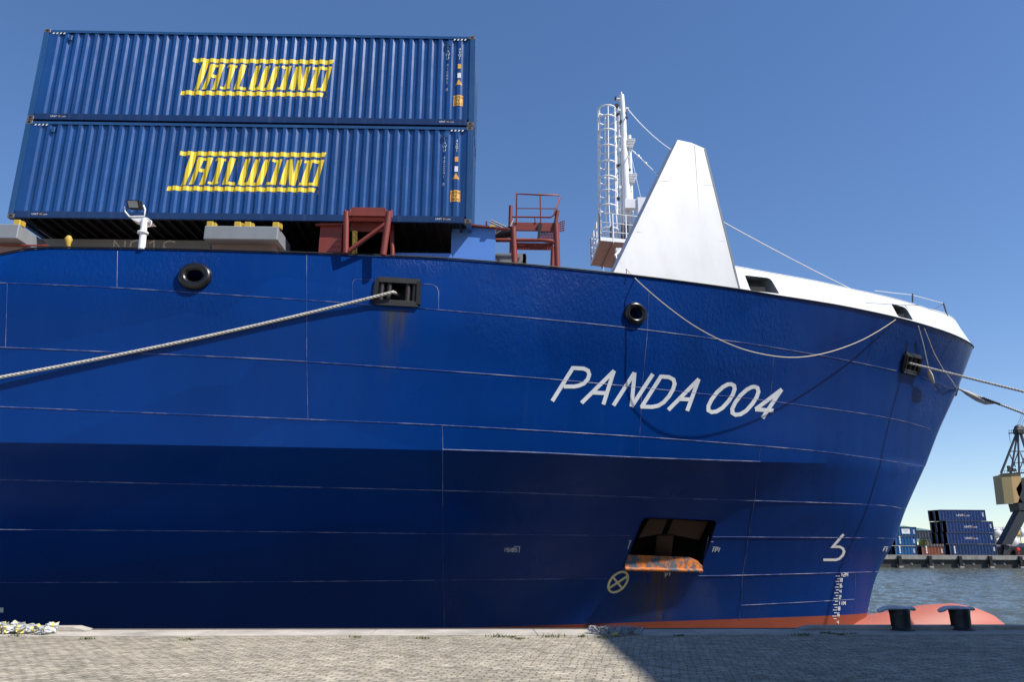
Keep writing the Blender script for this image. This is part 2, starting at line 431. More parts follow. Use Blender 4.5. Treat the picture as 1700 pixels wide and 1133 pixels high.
def hpt(px, off=0.0): return hit(px, off)[0]
def onhull(p, off=0.0):
    loc, nrm, idx, dist = BVH.find_nearest(Vector(p))
    if nrm.dot(Vector(CAM)-loc) < 0: nrm = -nrm
    return loc+nrm*off, nrm

ship = thing('container_ship', 'blue cargo ship with white bow bulwark and red bulb moored at the quay', 'ship', (0.0, 22.0, 0.0))
ship.location = (0, 0, 0); ship['_base'] = (0, 0, 0)

def hull_material():
    t = NT('hull_blue_paint'); v = t.coord()
    sep = t.n('ShaderNodeSeparateXYZ'); t.l(v, sep.inputs[0]); X, Y, Z = sep.outputs
    blue = (0.0007, 0.029, 0.165)
    n1 = t.ramp(t.noise(t.coord((0.35, 0.35, 0.12)), 1.0, 5, 0.6), [(0.3, 0.86), (0.7, 1.1)])
    c = t.mix(1.0, blue, n1, 'MULTIPLY')
    # faint vertical run marks
    run = t.ramp(t.noise(t.coord((3.0, 3.0, 0.10)), 1.6, 5, 0.7), [(0.58, 0.0), (0.85, 0.16)])
    c = t.mix(run, c, (0.03, 0.075, 0.18))
    pn = t.n('ShaderNodeTexVoronoi'); pn.inputs['Scale'].default_value = 0.33; t.l(t.coord((0.7, 0.7, 1.6)), pn.inputs['Vector'])
    pc = t.n('ShaderNodeSeparateColor'); t.l(pn.outputs['Color'], pc.inputs[0])
    c = t.mix(t.math('MULTIPLY', t.math('GREATER_THAN', pc.outputs[0], 0.72), 0.16), c, (0.0015, 0.05, 0.26))
    rr = t.math('MULTIPLY', t.ramp(t.noise(t.coord((6, 6, 0.3)), 1.0, 6, 0.7), [(0.66, 0.0), (0.78, 1.0)]), t.ramp(t.noise(t.coord((0.5, 0.5, 0.5)), 1.0, 2), [(0.5, 0.0), (0.65, 0.35)]))
    c = t.mix(rr, c, (0.045, 0.035, 0.03))
    # scuffs near the quay
    sc_ = t.math('MULTIPLY', t.ramp(t.noise(t.coord((0.9, 0.9, 3.0)), 2.4, 6, 0.75), [(0.67, 0.0), (0.72, 0.5)]), t.ramp(t.math('MULTIPLY', Z, 1.0), [(0.0, 1.0), (1.0, 0.0)]))
    c = t.mix(sc_, c, (0.10, 0.14, 0.20))
    def stain(c, x0, z0, hw, ln, col, amt, seed):
        dx = t.math('ABSOLUTE', t.math('SUBTRACT', X, x0))
        mx = t.math('SUBTRACT', 1.0, t.math('DIVIDE', dx, hw), True)
        dz = t.math('SUBTRACT', z0, Z)
        mz = t.math('MULTIPLY', t.math('SUBTRACT', 1.0, t.math('DIVIDE', dz, ln), True), t.math('GREATER_THAN', dz, 0.0))
        ns = t.ramp(t.noise(t.coord((7.0, 1, 0.22)), 1.3+seed*0.1, 5, 0.65), [(0.38, 0.0), (0.62, 1.0)])
        f = t.math('MULTIPLY', t.math('MULTIPLY', mx, mz), t.math('MULTIPLY', ns, amt))
        return t.mix(f, c, col)
    PA = hpt((1098, 950)); PF = hpt((648, 515)); PF2 = hpt((668, 515))
    c = stain(c, PA.x, PA.z, 0.85, 2.4, (0.10, 0.045, 0.015), 1.5, 0)
    c = stain(c, PA.x-0.55, PA.z-0.3, 1.2, 2.4, (0.03, 0.035, 0.02), 1.0, 3)
    c = stain(c, PF.x, PF.z, 0.3, 1.9, (0.05, 0.055, 0.025), 1.1, 1)
    c = stain(c, PF2.x, PF2.z, 0.42, 1.1, (0.06, 0.05, 0.022), 0.9, 2)
    red = t.mix(t.ramp(t.noise(t.coord((0.5, 0.5, 2.0)), 1.5, 5), [(0.4, 0.0), (0.8, 0.6)]), (0.30, 0.07, 0.04), (0.20, 0.06, 0.035))
    isred = t.math('LESS_THAN', Z, -0.64)
    c = t.mix(isred, c, red)
    rough = t.math('ADD', t.math('MULTIPLY', isred, 0.3), t.math('MULTIPLY', t.noise(v, 0.8, 4), 0.2))
    h1 = t.noise(t.coord((0.75, 0.75, 0.45)), 1.0, 3, 0.5)
    h2 = t.noise(t.coord((2.0, 2.0, 1.1)), 1.5, 4, 0.6)
    b = t.bump(h1, 0.16, 0.05); b = t.bump(h2, 0.22, 0.02, b)
    b = t.bump(t.noise(v, 14, 4, 0.7), 0.12, 0.006, b)
    fr = t.n('ShaderNodeMath', operation='SINE'); t.l(t.math('MULTIPLY', X, 8.6), fr.inputs[0])
    b = t.bump(t.math('MULTIPLY', fr.outputs[0], t.noise(t.coord((0.4, 0.4, 0.9)), 1.0, 2)), 0.10, 0.02, b)
    patch = t.ramp(t.noise(t.coord((0.22, 0.22, 0.3)), 1.0, 2), [(0.48, 0.0), (0.62, 1.0)])
    hi = t.ramp(t.math('MULTIPLY', Z, 0.1), [(0.55, 0.25), (0.72, 1.0)])
    streak = t.noise(t.coord((5.0, 5.0, 2.6), (0, 0.5, 0)), 2.2, 5, 0.7)
    b = t.bump(t.math('MULTIPLY', streak, t.math('MULTIPLY', patch, hi)), 0.55, 0.05, b)
    t.set(Base_Color=c, Roughness=t.math('ADD', rough, 0.2), Normal=b, Specular_IOR_Level=0.13)
    return t.m
mt['hull'] = hull_material()
t = NT('weld_bead_highlights')
c = t.mix(t.ramp(t.noise(t.coord((1, 1, 1)), 1.1, 4, 0.7), [(0.44, 0.0), (0.68, 0.7)]), (0.015, 0.045, 0.21), (0.40, 0.38, 0.46))  # pale noise patches paint broken highlights onto the blue beads
t.set(Base_Color=c, Roughness=0.4); mt['bead'] = t.m

me = bpy.data.meshes.new('hull'); me.from_pydata(hv, [], hf)
me.materials.append(mt['hull']); me.materials.append(paint('deck_paint', (0.30, 0.20, 0.17), 0.7, 0.3)); me.polygons.foreach_set('use_smooth', hs)
me.polygons.foreach_set('material_index', [0 if i < nside or (i-nside) % 2 else 1 for i in range(len(hf))])
bm = bmesh.new(); bm.from_mesh(me); bmesh.ops.recalc_face_normals(bm, faces=bm.faces[:]); bm.to_mesh(me); bm.free()
hull = bpy.data.objects.new('hull', me); C.objects.link(hull); hull.parent = ship; hull['_base'] = (0, 0, 0)
def cut(target, cutters, selfx=False):
    """boolean-subtract closed meshes (lists of MB) and bake the result"""
    tmp = []
    for mb in cutters:
        o = mb.build('cutter', mt['black']); tmp.append(o)
        md = target.modifiers.new('cut', 'BOOLEAN'); md.operation = 'DIFFERENCE'; md.solver = 'EXACT'; md.object = o; md.use_self = selfx
    dg = bpy.context.evaluated_depsgraph_get(); dg.update()
    new = bpy.data.meshes.new_from_object(target.evaluated_get(dg))
    target.modifiers.clear(); target.data = new
    for o in tmp: bpy.data.objects.remove(o, do_unlink=True)
def frame_at(px):
    p, n = hit(px); z = Vector((0, 0, 1)); x = z.cross(n).normalized()
    if x.x < 0: x = -x
    up = x.cross(-n); up = up if up.z > 0 else -up
    return p, n, x, up
def solid_from(poly_out, poly_in):
    n = len(poly_out)
    return MB().add(list(poly_out)+list(poly_in), [list(range(n))[::-1], [n+i for i in range(n)]]+[(i, (i+1) % n, n+(i+1) % n, n+i) for i in range(n)])
def roundpoly(pts, r, n=4):
    """round the corners of a pixel polygon"""
    out = []; N = len(pts); P = [Vector((p[0], p[1])) for p in pts]
    for i in range(N):
        a, b, c = P[i-1], P[i], P[(i+1) % N]
        rr = r[i] if isinstance(r, (list, tuple)) else r
        u = (a-b); v = (c-b); ru = min(rr, u.length*0.45); rv = min(rr, v.length*0.45)
        p0 = b+u.normalized()*ru; p1 = b+v.normalized()*rv
        for k in range(n+1):
            t = k/n; out.append(tuple(p0*(1-t)**2+b*2*t*(1-t)+p1*t*t))
    return out

# openings -----------------------------------------------------------
cutters = []
anchor_px = roundpoly([(1067, 859), (1192, 864), (1164, 947), (1034, 944)], 9, 4)
A_out = [hpt(p) for p in anchor_px]
An = sum((hit(p)[1] for p in anchor_px), Vector())/len(anchor_px); An.normalize()
A_in_dir = Vector((0.05, 1.0, 0.12)).normalized()
cutters.append(solid_from([p-A_in_dir*0.6 for p in A_out], [p+A_in_dir*1.7 for p in A_out]))
def rect_open(px, depth=0.8):
    P = [hpt(p) for p in px]; n = sum((hit(p)[1] for p in px), Vector())/len(px); n.normalize()
    return P, n, solid_from([p+n*0.4 for p in P], [p-n*depth for p in P])
FL1 = [(627, 465), (696, 469), (694, 507), (622, 503)]
FL2 = [(1502, 588), (1527, 594), (1521, 622), (1497, 616)]
f1 = rect_open(FL1); f2 = rect_open(FL2); cutters += [f1[2], f2[2]]
def ring_open(px, rpx, depth=0.8):
    p, n, x, up = frame_at(px); R = rpx
    k = 24
    o = [p+n*0.4+(x*math.cos(2*math.pi*i/k)+up*math.sin(2*math.pi*i/k))*R for i in range(k)]
    q = [v-n*(depth+0.4) for v in o]
    return p, n, x, up, solid_from(o, q)
c1 = ring_open((324, 460), 0.21); c2 = ring_open((1054, 521), 0.20); cutters += [c1[4], c2[4]]
cut(hull, cutters)
me = hull.data
if hasattr(me, 'set_sharp_from_angle'): me.set_sharp_from_angle(angle=math.radians(14))

# weld beads ---------------------------------------------------------
def dense(pts, step=18):
    out = []
    for a, b in zip(pts, pts[1:]):
        n = max(1, int(math.hypot(b[0]-a[0], b[1]-a[1])/step))
        for k in range(n): out.append((a[0]+(b[0]-a[0])*k/n, a[1]+(b[1]-a[1])*k/n))
    out.append(pts[-1]); return out
def smooth_px(pts, step=14):
    P = [Vector((p[0], p[1])) for p in pts]; out = []
    for i in range(len(P)-1):
        p0 = P[i-1] if i else 2*P[0]-P[1]; p1, p2 = P[i], P[i+1]; p3 = P[i+2] if i+2 < len(P) else 2*P[-1]-P[-2]
        n = max(2, int((p2-p1).length/step))
        for k in range(n): out.append(tuple(hermite(p0, p1, p2, p3, k/n)))
    out.append(tuple(P[-1])); return out
beads = MB()
def bead(pts, r=0.0115, sm=True):
    px = smooth_px(pts) if sm else dense(pts)
    P = []
    for p in px:
        loc, n, i, d = BVH.ray_cast(Vector(CAM), Vector(ray(p)).normalized())
        if loc is not None:
            if n.dot(Vector(ray(p))) > 0: n = -n
            P.append(loc+n*0.002)
    if len(P) > 1: beads.tube(P, r, 5)
def zbead(z, s0, s1, r=0.011):
    """bead along a level line of the hull"""
    pass
SE = [
 [(-60, 468), (0, 470), (190, 478), (500, 498), (617, 507)], [(702, 513), (720, 514), (1000, 540), (1222, 568), (1375, 593), (1488, 616)], [(1532, 627), (1560, 638), (1592, 655)],
 [(-60, 574), (0, 577), (300, 590), (510, 601), (890, 628), (1220, 660), (1320, 672), (1430, 687), (1500, 700), (1560, 718)],
 [(-60, 673), (0, 676), (510, 697), (740, 707), (1065, 726), (1320, 746), (1430, 759), (1533, 775)],
 [(735, 747), (890, 752), (1060, 760), (1262, 767)],
 [(-60, 796), (0, 797), (735, 815), (1060, 826), (1430, 838), (1503, 846)],
 [(-60, 880), (0, 880), (400, 883), (735, 887), (1045, 890)], [(1183, 892), (1430, 894), (1484, 895)],
 [(-60, 969), (0, 968), (400, 967), (735, 964), (1008, 961)], [(1160, 957), (1230, 956), (1390, 952), (1456, 950)],
 [(1230, 1006), (1330, 1001), (1418, 996)]]
for q in SE: bead(q)
for q in [[(509, 424), (509, 500), (509, 604), (511, 697)], [(735, 748), (735, 900), (738, 1060)], [(734, 707), (735, 748)], [(195, 417), (194, 478)], [(12, 470), (9, 577)],
          [(1077, 480), (1074, 560), (1066, 640), (1060, 760)], [(1262, 742), (1253, 830), (1242, 892), (1232, 960), (1227, 1030)],
          [(1395, 940), (1392, 1020)], [(1420, 952), (1418, 1020)], [(1176, 893), (1163, 957)], [(1285, 575), (1279, 670)], [(1450, 545), (1440, 605)], [(1580, 565), (1558, 605)]]:
    bead(q, 0.008, False)
for q in [[(585, 508), (585, 470), (588, 465), (594, 464), (619, 465)], [(703, 472), (718, 473), (725, 477), (728, 484), (728, 512)]]: bead(q, 0.009, False)
beads.build('weld_bead', mt['bead'], hull, fixn=False)

# deck edge bar --------------------------------------------------------
m = MB(); P1 = []; P2 = []
for j in range(NC):
    x, w, z = grid[j][NR-1]
    if x < -42: continue
    P1.append(Vector((x, YC-w-0.02, z+0.02)))
    P2.append(Vector((x, YC+w+0.02, z+0.02)))
m.tube(P1, 0.024, 6); m.tube(P2, 0.024, 6); m.build('deck_edge', mt['black'], hull)

# anchor pocket --------------------------------------------------------
t = NT('pocket_rust'); v = t.coord()
n_ = t.noise(v, 2.6, 7, 0.72)
c = t.mix(t.ramp(n_, [(0.46, 0.0), (0.53, 1.0)]), (0.07, 0.10, 0.13), (0.60, 0.165, 0.02))
c = t.mix(t.ramp(t.noise(v, 9, 5, 0.7), [(0.5, 0), (0.7, 0.7)]), c, (0.2, 0.05, 0.012))
t.set(Base_Color=c, Roughness=0.8, Normal=t.bump(n_, 0.6, 0.02)); mt['rust'] = t.m
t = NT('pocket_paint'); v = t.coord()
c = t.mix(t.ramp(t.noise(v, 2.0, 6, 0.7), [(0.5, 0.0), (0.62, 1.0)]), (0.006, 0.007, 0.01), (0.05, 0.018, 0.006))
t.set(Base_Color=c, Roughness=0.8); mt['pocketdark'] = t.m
pocket_c = sum(A_out, Vector())/len(A_out)
m = MB(); n = len(A_out)
inn = [p+A_in_dir*1.15 for p in A_out]
shr = [pocket_c+(p-pocket_c)*0.995 for p in A_out]
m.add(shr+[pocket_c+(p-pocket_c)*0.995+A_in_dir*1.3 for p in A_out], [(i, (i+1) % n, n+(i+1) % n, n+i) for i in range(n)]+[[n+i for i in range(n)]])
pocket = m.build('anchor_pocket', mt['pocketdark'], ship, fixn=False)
m = MB(); m.tube(A_out, 0.018, 8, closed=True); m.build('pocket_rim', mt['hull'], pocket)
# sloping rusty sill plate at the bottom of the pocket
s_px = [(1036, 944), (1042, 925), (1142, 925), (1157, 933), (1163, 945)]
m = MB(); P = [hpt((1035, 943))+An*0.02, hpt((1163, 946))+An*0.02]
bl, br_ = P
up_ = (hpt((1042, 925))-hpt((1035, 944))); bl = bl+An*0.06; br_ = br_+An*0.06; inx = -An*0.16
sl = [bl, br_, br_+up_*0.35+inx*0.4, br_+up_*0.8-Vector((0.22, 0.08, 0))+inx*0.8, br_+up_*1.0-Vector((0.5, 0.2, 0))+inx, bl+up_*1.0+inx, bl+up_*0.5+inx*0.5]
m.prism(sl, Vector((0, 0.03, -0.06))); m.tube([bl, br_], 0.055, 8)
m.build('sill_plate', mt['rust'], pocket)
# anchor fluke / shank plate behind
m = MB(); 
def pk(px, d): 
    q = hpt(px) if BVH.ray_cast(Vector(CAM), Vector(ray(px)).normalized())[0] is not None else hY(px, 24); r = Vector(ray(px)); r = r/r.y; return q+r*d
m.prism([pk((1078, 862), 0.3), pk((1108, 863), 0.3), pk((1098, 887), 0.3), pk((1060, 894), 0.3)], (0, 0.08, 0))
m.prism([pk((1118, 863), 0.3), pk((1176, 867), 0.3), pk((1161, 897), 0.3), pk((1108, 887), 0.3)], (0, 0.08, 0))
m.bar(pk((1104, 889), 0.36), pk((1100, 930), 0.5), 0.5, 0.1)
m.build('anchor', paint('anchor_rust_dark', (0.065, 0.024, 0.008), 0.8, 0.6, (0.03, 0.02, 0.015), 5.0), pocket)

# fairleads ------------------------------------------------------------
def fairlead(px, P, n, rollers, depth=0.6, rim=0.07):
    m = MB(); k = len(P); m.tube(P+[P[0]], rim*0.7, 6)
    cc = sum(P, Vector())/k
    x = (P[1]-P[0]).normalized(); up = (P[0]-P[3]).normalized()
    for a, b in ((0, 1), (1, 2), (2, 3), (3, 0)):
        m.bar(P[a]+n*0.015, P[b]+n*0.015, 0.11, 0.14)
    o = m.build('fairlead', mt['black'], ship)
    m = MB(); q = [p-n*depth for p in P]
    m.add([p+n*0.02 for p in P]+q, [(i, (i+1) % k, k+(i+1) % k, k+i) for i in range(k)]+[[k+i for i in range(k)]])
    m.build('fairlead_box', mt['black'], o, fixn=False)
    for f in rollers:
        a = P[0]+(P[1]-P[0])*f; b = P[3]+(P[2]-P[3])*f
        MB().tube([a-n*0.04, b-n*0.04], 0.075, 12).build('roller', mt['dksteel'], o)
    MB().tube([P[3]+(P[2]-P[3])*0.1+n*0.02+up*0.05, P[2]-(P[2]-P[3])*0.1+n*0.02+up*0.05], 0.05, 12).build('roller', mt['dksteel'], o)
    return o
FP1 = f1[0]; fairlead(FL1, FP1, f1[1], (0.12, 0.30, 0.74, 0.9))
FP2 = f2[0]; fairlead(FL2, FP2, f2[1], (0.2, 0.5, 0.8), rim=0.05)
def panama(c, R, r, px):
    p, n, x, up, _ = c
    m = MB(); pts = [p+n*0.03+(x*math.cos(2*math.pi*i/32)*1.06+up*math.sin(2*math.pi*i/32)*0.94)*(R+r*0.6) for i in range(32)]
    m.tube(pts, r, 12, closed=True); o = m.build('chock', mt['chockblack'], ship)
    m = MB(); m.lathe([(R*1.05, 0.0), (R*1.0, -0.5), (R*1.0, -0.6), (0.0, -0.6)], p, 24, axis=n); m.build('chock_tube', mt['red'] if px else mt['grey'], o, fixn=False)
    return o
panama(c1, 0.21, 0.112, True); panama(c2, 0.20, 0.085, False)

# lettering on the hull -------------------------------------------------
def ribbon_polys(pts, w, closed=False):
    """stroke a 2D polyline with mitred joints -> list of quads"""
    P = [Vector((p[0], p[1])) for p in pts]; N = len(P); L = []; R_ = []
    for i in range(N):
        if closed: a, b = P[i-1], P[(i+1) % N]
        else: a, b = P[max(i-1, 0)], P[min(i+1, N-1)]
        d0 = (P[i]-a); d1 = (b-P[i])
        if d0.length < 1e-6: d0 = d1
        if d1.length < 1e-6: d1 = d0
        d0.normalize(); d1.normalize(); t = (d0+d1)
        if t.length < 1e-4: t = d0
        t.normalize(); nn = Vector((-t.y, t.x)); k = 1/max(0.45, nn.dot(Vector((-d0.y, d0.x))))
        L.append(P[i]+nn*w/2*k); R_.append(P[i]-nn*w/2*k)
    q = [(L[i], L[i+1], R_[i+1], R_[i]) for i in range(N-1)]
    if closed: q.append((L[-1], L[0], R_[0], R_[-1]))
    return q
def strokes_on_hull(name, strokes, w, mat, off=0.008, parent=None, wmap=None):
    m = MB(); k = 0
    for st in strokes:
        ww = st[1] if isinstance(st, tuple) and isinstance(st[1], (int, float)) and isinstance(st[0], list) else w
        pts = st[0] if ww is not w or (isinstance(st, tuple) and isinstance(st[0], list)) else st
        pts = dense(pts, 6) if True else pts
        k += 1; o_ = off+0.0012*(k % 7)
        for q in ribbon_polys(pts, ww):
            vs = [hpt((p.x, p.y), o_) for p in q]; m.add(vs, [(0, 1, 2, 3)])
    return m.build(name, mat, parent or hull, fixn=False)
def zt(pts, ox, oy, s): return [(ox+p[0]/s, oy+p[1]/s) for p in pts]
def T(pts): return zt(pts, 890, 580, 3.953)
NAME = [T(q) for q in [
 [(105, 342), (244, 118)], [(238, 124), (312, 128), (340, 142), (348, 168), (338, 198), (312, 226), (280, 240), (248, 246), (180, 246)],
 [(297, 354), (512, 142)], [(510, 142), (440, 364)], [(372, 286), (468, 290)],
 [(506, 371), (645, 154)], [(645, 154), (625, 378)], [(625, 378), (765, 164)],
 [(690, 382), (822, 174)], [(816, 180), (870, 184), (900, 200), (908, 228), (898, 262), (872, 308), (838, 348), (800, 372), (760, 380), (684, 378)],
 [(866, 400), (1068, 196)], [(1066, 196), (990, 406)], [(938, 328), (1028, 331)],
 [(1278, 230), (1298, 240), (1302, 262), (1290, 298), (1262, 342), (1222, 386), (1182, 410), (1150, 414), (1130, 402), (1130, 374), (1150, 332), (1186, 284), (1226, 248), (1256, 232), (1282, 230)],
 [(1432, 246), (1452, 256), (1458, 280), (1446, 316), (1416, 362), (1376, 406), (1340, 428), (1308, 432), (1288, 420), (1286, 392), (1306, 350), (1342, 302), (1382, 266), (1412, 250), (1436, 246)],
 [(1484, 454), (1610, 264)], [(1612, 264), (1438, 396)], [(1436, 396), (1556, 404)]]]
for a_, b_ in ((0, 2), (2, 5), (5, 8), (8, 10), (10, 13), (13, 14), (14, 15), (15, 18)): strokes_on_hull('painted_letter', NAME[a_:b_], 6.5, mt['markwhite'])
bulbmark = [zt(q, 1280, 860, 4.048) for q in [[(486, 112), (414, 196), (460, 196), (482, 208), (490, 228), (482, 252), (458, 276), (436, 284), (350, 284)]]]
strokes_on_hull('bulb_mark', bulbmark, 4.2, mt['bright'])
# tiny stroke font for hull marks (5x7 units)
SF = {'0': [[(0, 0), (3, 0), (3, 6), (0, 6), (0, 0)]], '1': [[(1.5, 0), (1.5, 6)]], '2': [[(0, 0), (3, 0), (3, 3), (0, 3), (0, 6), (3, 6)]],
      '4': [[(0, 0), (0, 3), (3, 3)], [(2.5, 0), (2.5, 6)]], '6': [[(3, 0), (0, 0), (0, 6), (3, 6), (3, 3), (0, 3)]], '8': [[(0, 0), (3, 0), (3, 6), (0, 6), (0, 0)], [(0, 3), (3, 3)]],
      '3': [[(0, 0), (3, 0), (3, 6), (0, 6)], [(0, 3), (3, 3)]], '5': [[(3, 0), (0, 0), (0, 3), (3, 3), (3, 6), (0, 6)]], '7': [[(0, 0), (3, 0), (1, 6)]], '9': [[(3, 3), (0, 3), (0, 0), (3, 0), (3, 6), (0, 6)]],
      'M': [[(0, 6), (0, 0), (1.7, 3), (3.4, 0), (3.4, 6)]], 'S': [[(3, 0), (0, 0), (0, 3), (3, 3), (3, 6), (0, 6)]], 'W': [[(0, 0), (0.8, 6), (1.7, 2), (2.6, 6), (3.4, 0)]],
      'B': [[(0, 0), (2.6, 0), (3, 1), (2.4, 3), (0, 3)], [(2.4, 3), (3, 4.5), (2.6, 6), (0, 6), (0, 0)]], 'F': [[(3, 0), (0, 0), (0, 6)], [(0, 3), (2.4, 3)]],
      'P': [[(0, 6), (0, 0), (3, 0), (3, 3), (0, 3)]], 'T': [[(0, 0), (3.4, 0)], [(1.7, 0), (1.7, 6)]], 'N': [[(0, 6), (0, 0), (3, 6), (3, 0)]], 'O': [[(0, 0), (3, 0), (3, 6), (0, 6), (0, 0)]],
      'A': [[(0, 6), (1.5, 0), (3, 6)], [(0.6, 4), (2.4, 4)]], 'U': [[(0, 0), (0, 6), (3, 6), (3, 0)]], 'G': [[(3, 0), (0, 0), (0, 6), (3, 6), (3, 3), (1.6, 3)]], 'L': [[(0, 0), (0, 6), (3, 6)]],
      'C': [[(3, 0), (0, 0), (0, 6), (3, 6)]], 'H': [[(0, 0), (0, 6)], [(3, 0), (3, 6)], [(0, 3), (3, 3)]], 'I': [[(1.5, 0), (1.5, 6)]], 'E': [[(3, 0), (0, 0), (0, 6), (3, 6)], [(0, 3), (2.4, 3)]], ' ': []}
def word(txt, x, y, h, slant=0.0, adv=4.6):
    out = []; u = h/6.0
    for ch in txt:
        for st in SF[ch]: out.append([(x+p[0]*u-slant*p[1]*u, y+p[1]*u) for p in st])
        x += adv*u
    return out
marks = []
marks.append(word('1SWBS', 837, 910.5, 6, 0.15)); marks.append([[(853, 908), (863.5, 908)], [(862.5, 908), (861.5, 918)]])
marks.append(word('FPT', 1184, 911, 6, 0.3, 4.2)+[[(1183, 908.5), (1193, 909.5)]]); marks.append([[(1180, 900), (1184, 900)]]); marks.append([[(1044, 898), (1048, 899)], [(1046, 899), (1042, 912)]])
marks.append(word('FT', 1467, 911, 5, 0.3, 4.2)+[[(1467, 908.5), (1474, 908.5)]])
marks.append([[(1104, 951), (1104, 959)]]+word('FT', 1107, 952, 4.5, 0.2))
for mk_ in marks: strokes_on_hull('hull_mark', mk_, 1.1, mt['bright'])
dm = []
rows = [(952.5, '12M'), (961.5, '8'), (971, '6'), (980.5, '4'), (990, '2'), (1000, '11M'), (1009, '8'), (1019, '6'), (1032, '4')]
for i, (y, s_) in enumerate(rows):
    x = 1397.5-(y-952)*0.085
    dm = []
    dm += word(s_, x-1.2, y-0.5, 5.2 if 'M' not in s_ else 5.6, 0.05, 4.2)
    for k, dx in ((4.6, 7), (9.2, 5)):
        if y < 1028: dm.append([(x-3.5-dx, y+k), (x-3.5, y+k)])
    strokes_on_hull('draft_mark', dm, 1.15, mt['bright'])
# thruster symbol
cx, cy = 1026, 967
el = [(cx+ (math.cos(a)*17.5*0.97), cy+math.sin(a)*17.5) for a in [2*math.pi*i/28 for i in range(29)]]
# skewed ellipse like the photo
el = [(cx+14.5*math.cos(a)*1.0+7.5*math.sin(a)*1.0, cy+ 0*math.cos(a)-17*math.sin(a)+0*1) for a in [2*math.pi*i/28 for i in range(29)]]
strokes_on_hull('thruster_mark', [el, [(1016, 957), (1034, 979)], [(1011, 977), (1043, 956)]], 3.6, paint('thruster_yellow', (0.85, 0.70, 0.36), 0.6, 0.3, (0.3, 0.2, 0.1), 5))
strokes_on_hull('paint_blob', [[(-14, 1013), (6, 1013.5)]], 8, mt['bright'])

# bulb ----------------------------------------------------------------
m = MB(); st = [(7.5, 2.6, -1.9), (9.5, 2.2, -1.5), (11, 1.9, -1.12), (12.2, 1.75, -0.88), (13.2, 1.65, -0.70), (14.2, 1.6, -0.5), (15.2, 1.5, -0.36), (16.2, 1.35, -0.31), (16.9, 1.15, -0.42), (17.5, 0.9, -0.66), (17.95, 0.62, -1.02), (18.25, 0.35, -1.5), (18.4, 0.12, -2.1), (18.42, 0.01, -2.4)]
vs = []; fs = []; n = 28
for x, aw, zt_ in st:
    zc = -3.2; hz = (zt_-zc)
    for k in range(n):
        a = 2*math.pi*k/n; cz = math.cos(a); cy_ = math.sin(a)
        vs.append((x, YC+aw*math.copysign(abs(cy_)**0.9, cy_), zc+hz*math.copysign(abs(cz)**0.9, cz)))
for i in range(len(st)-1):
    for k in range(n): fs.append((i*n+k, i*n+(k+1) % n, (i+1)*n+(k+1) % n, (i+1)*n+k))
m.add(vs, fs, 0, True)
t = NT('antifouling_red'); v = t.coord()
c = t.mix(t.ramp(t.noise(t.coord((0.5, 0.5, 1.6)), 1.4, 6, 0.65), [(0.35, 0.0), (0.8, 0.8)]), (0.42, 0.115, 0.078), (0.31, 0.095, 0.065))
t.set(Base_Color=c, Roughness=0.6); mt['afred'] = t.m
m.build('bulbous_bow', mt['afred'], ship)

# white bulwark and whaleback ------------------------------------------
fD = ROWF['D'][1]
def Dpt(s, up=0.0, lean=0.0, out=0.0, side=-1):
    e = E_STEM; x = 18.38-(math.sqrt(s*s+e*e)-e*math.exp(-s/1.2))-lean*0.8*max(0.0, 1-s/14.0); w = fD(s)-lean*min(1, 0.25+s/8)+out
    z = zrow('D', 18.38-s)+up
    if s < 1e-6: w = 0
    return Vector((x, YC+side*max(w, 0.0), z))
S_A = 18.38-calib('D', [(1225, 481.5)])[0][0]       # s where the bulwark meets the tower
hgt = lambda s: 0.98 if s > 2.2 else 0.98+0.18*(1-(s/2.2))*1.0
ss = [0]+[S_A*(i/34.0)**1.35 for i in range(1, 35)]
def bulwark_mesh():
    m = MB(); cols = []
    full = [(s, 1) for s in ss[::-1]][:-1]+[(0, 1)]+[(s, -1) for s in ss[1:]]
    for s, sd in full:
        sd = -sd
        a = Dpt(s, 0.045, 0.0, 0.0, sd); b = Dpt(s, 0.05+hgt(s), 0.62, 0.0, sd)
        th_ = math.radians(70)*min(1.0, s/2.0); nrm = Vector((math.cos(th_), sd*math.sin(th_), 0))
        inw = -nrm*0.12
        cols.append((a, (a+b)/2+nrm*0.01, b, b+inw, a+inw))
    n = len(cols[0]); vs = [p for c in cols for p in c]; fs = []
    for i in range(len(cols)-1):
        for k in range(n): fs.append((i*n+k, i*n+(k+1) % n, (i+1)*n+(k+1) % n, (i+1)*n+k))
    fs += [list(range(n)), [(len(cols)-1)*n+i for i in range(n)]]
    m.add(vs, fs, 0, True); return m
bw = bulwark_mesh().build('bulwark', mt['white'], ship)
def bulw_pt(px, off=0.0):
    d = Vector(ray(px)).normalized(); loc, n_, i, dd = BW.ray_cast(Vector(CAM), d)
    return (loc if loc is not None else hZ(px, 9.6)), n_
bm = bmesh.new(); bm.from_mesh(bw.data); BW = BVHTree.FromBMesh(bm); bm.free()
wins = []
bmw = bmesh.new(); bmw.from_mesh(bw.data)
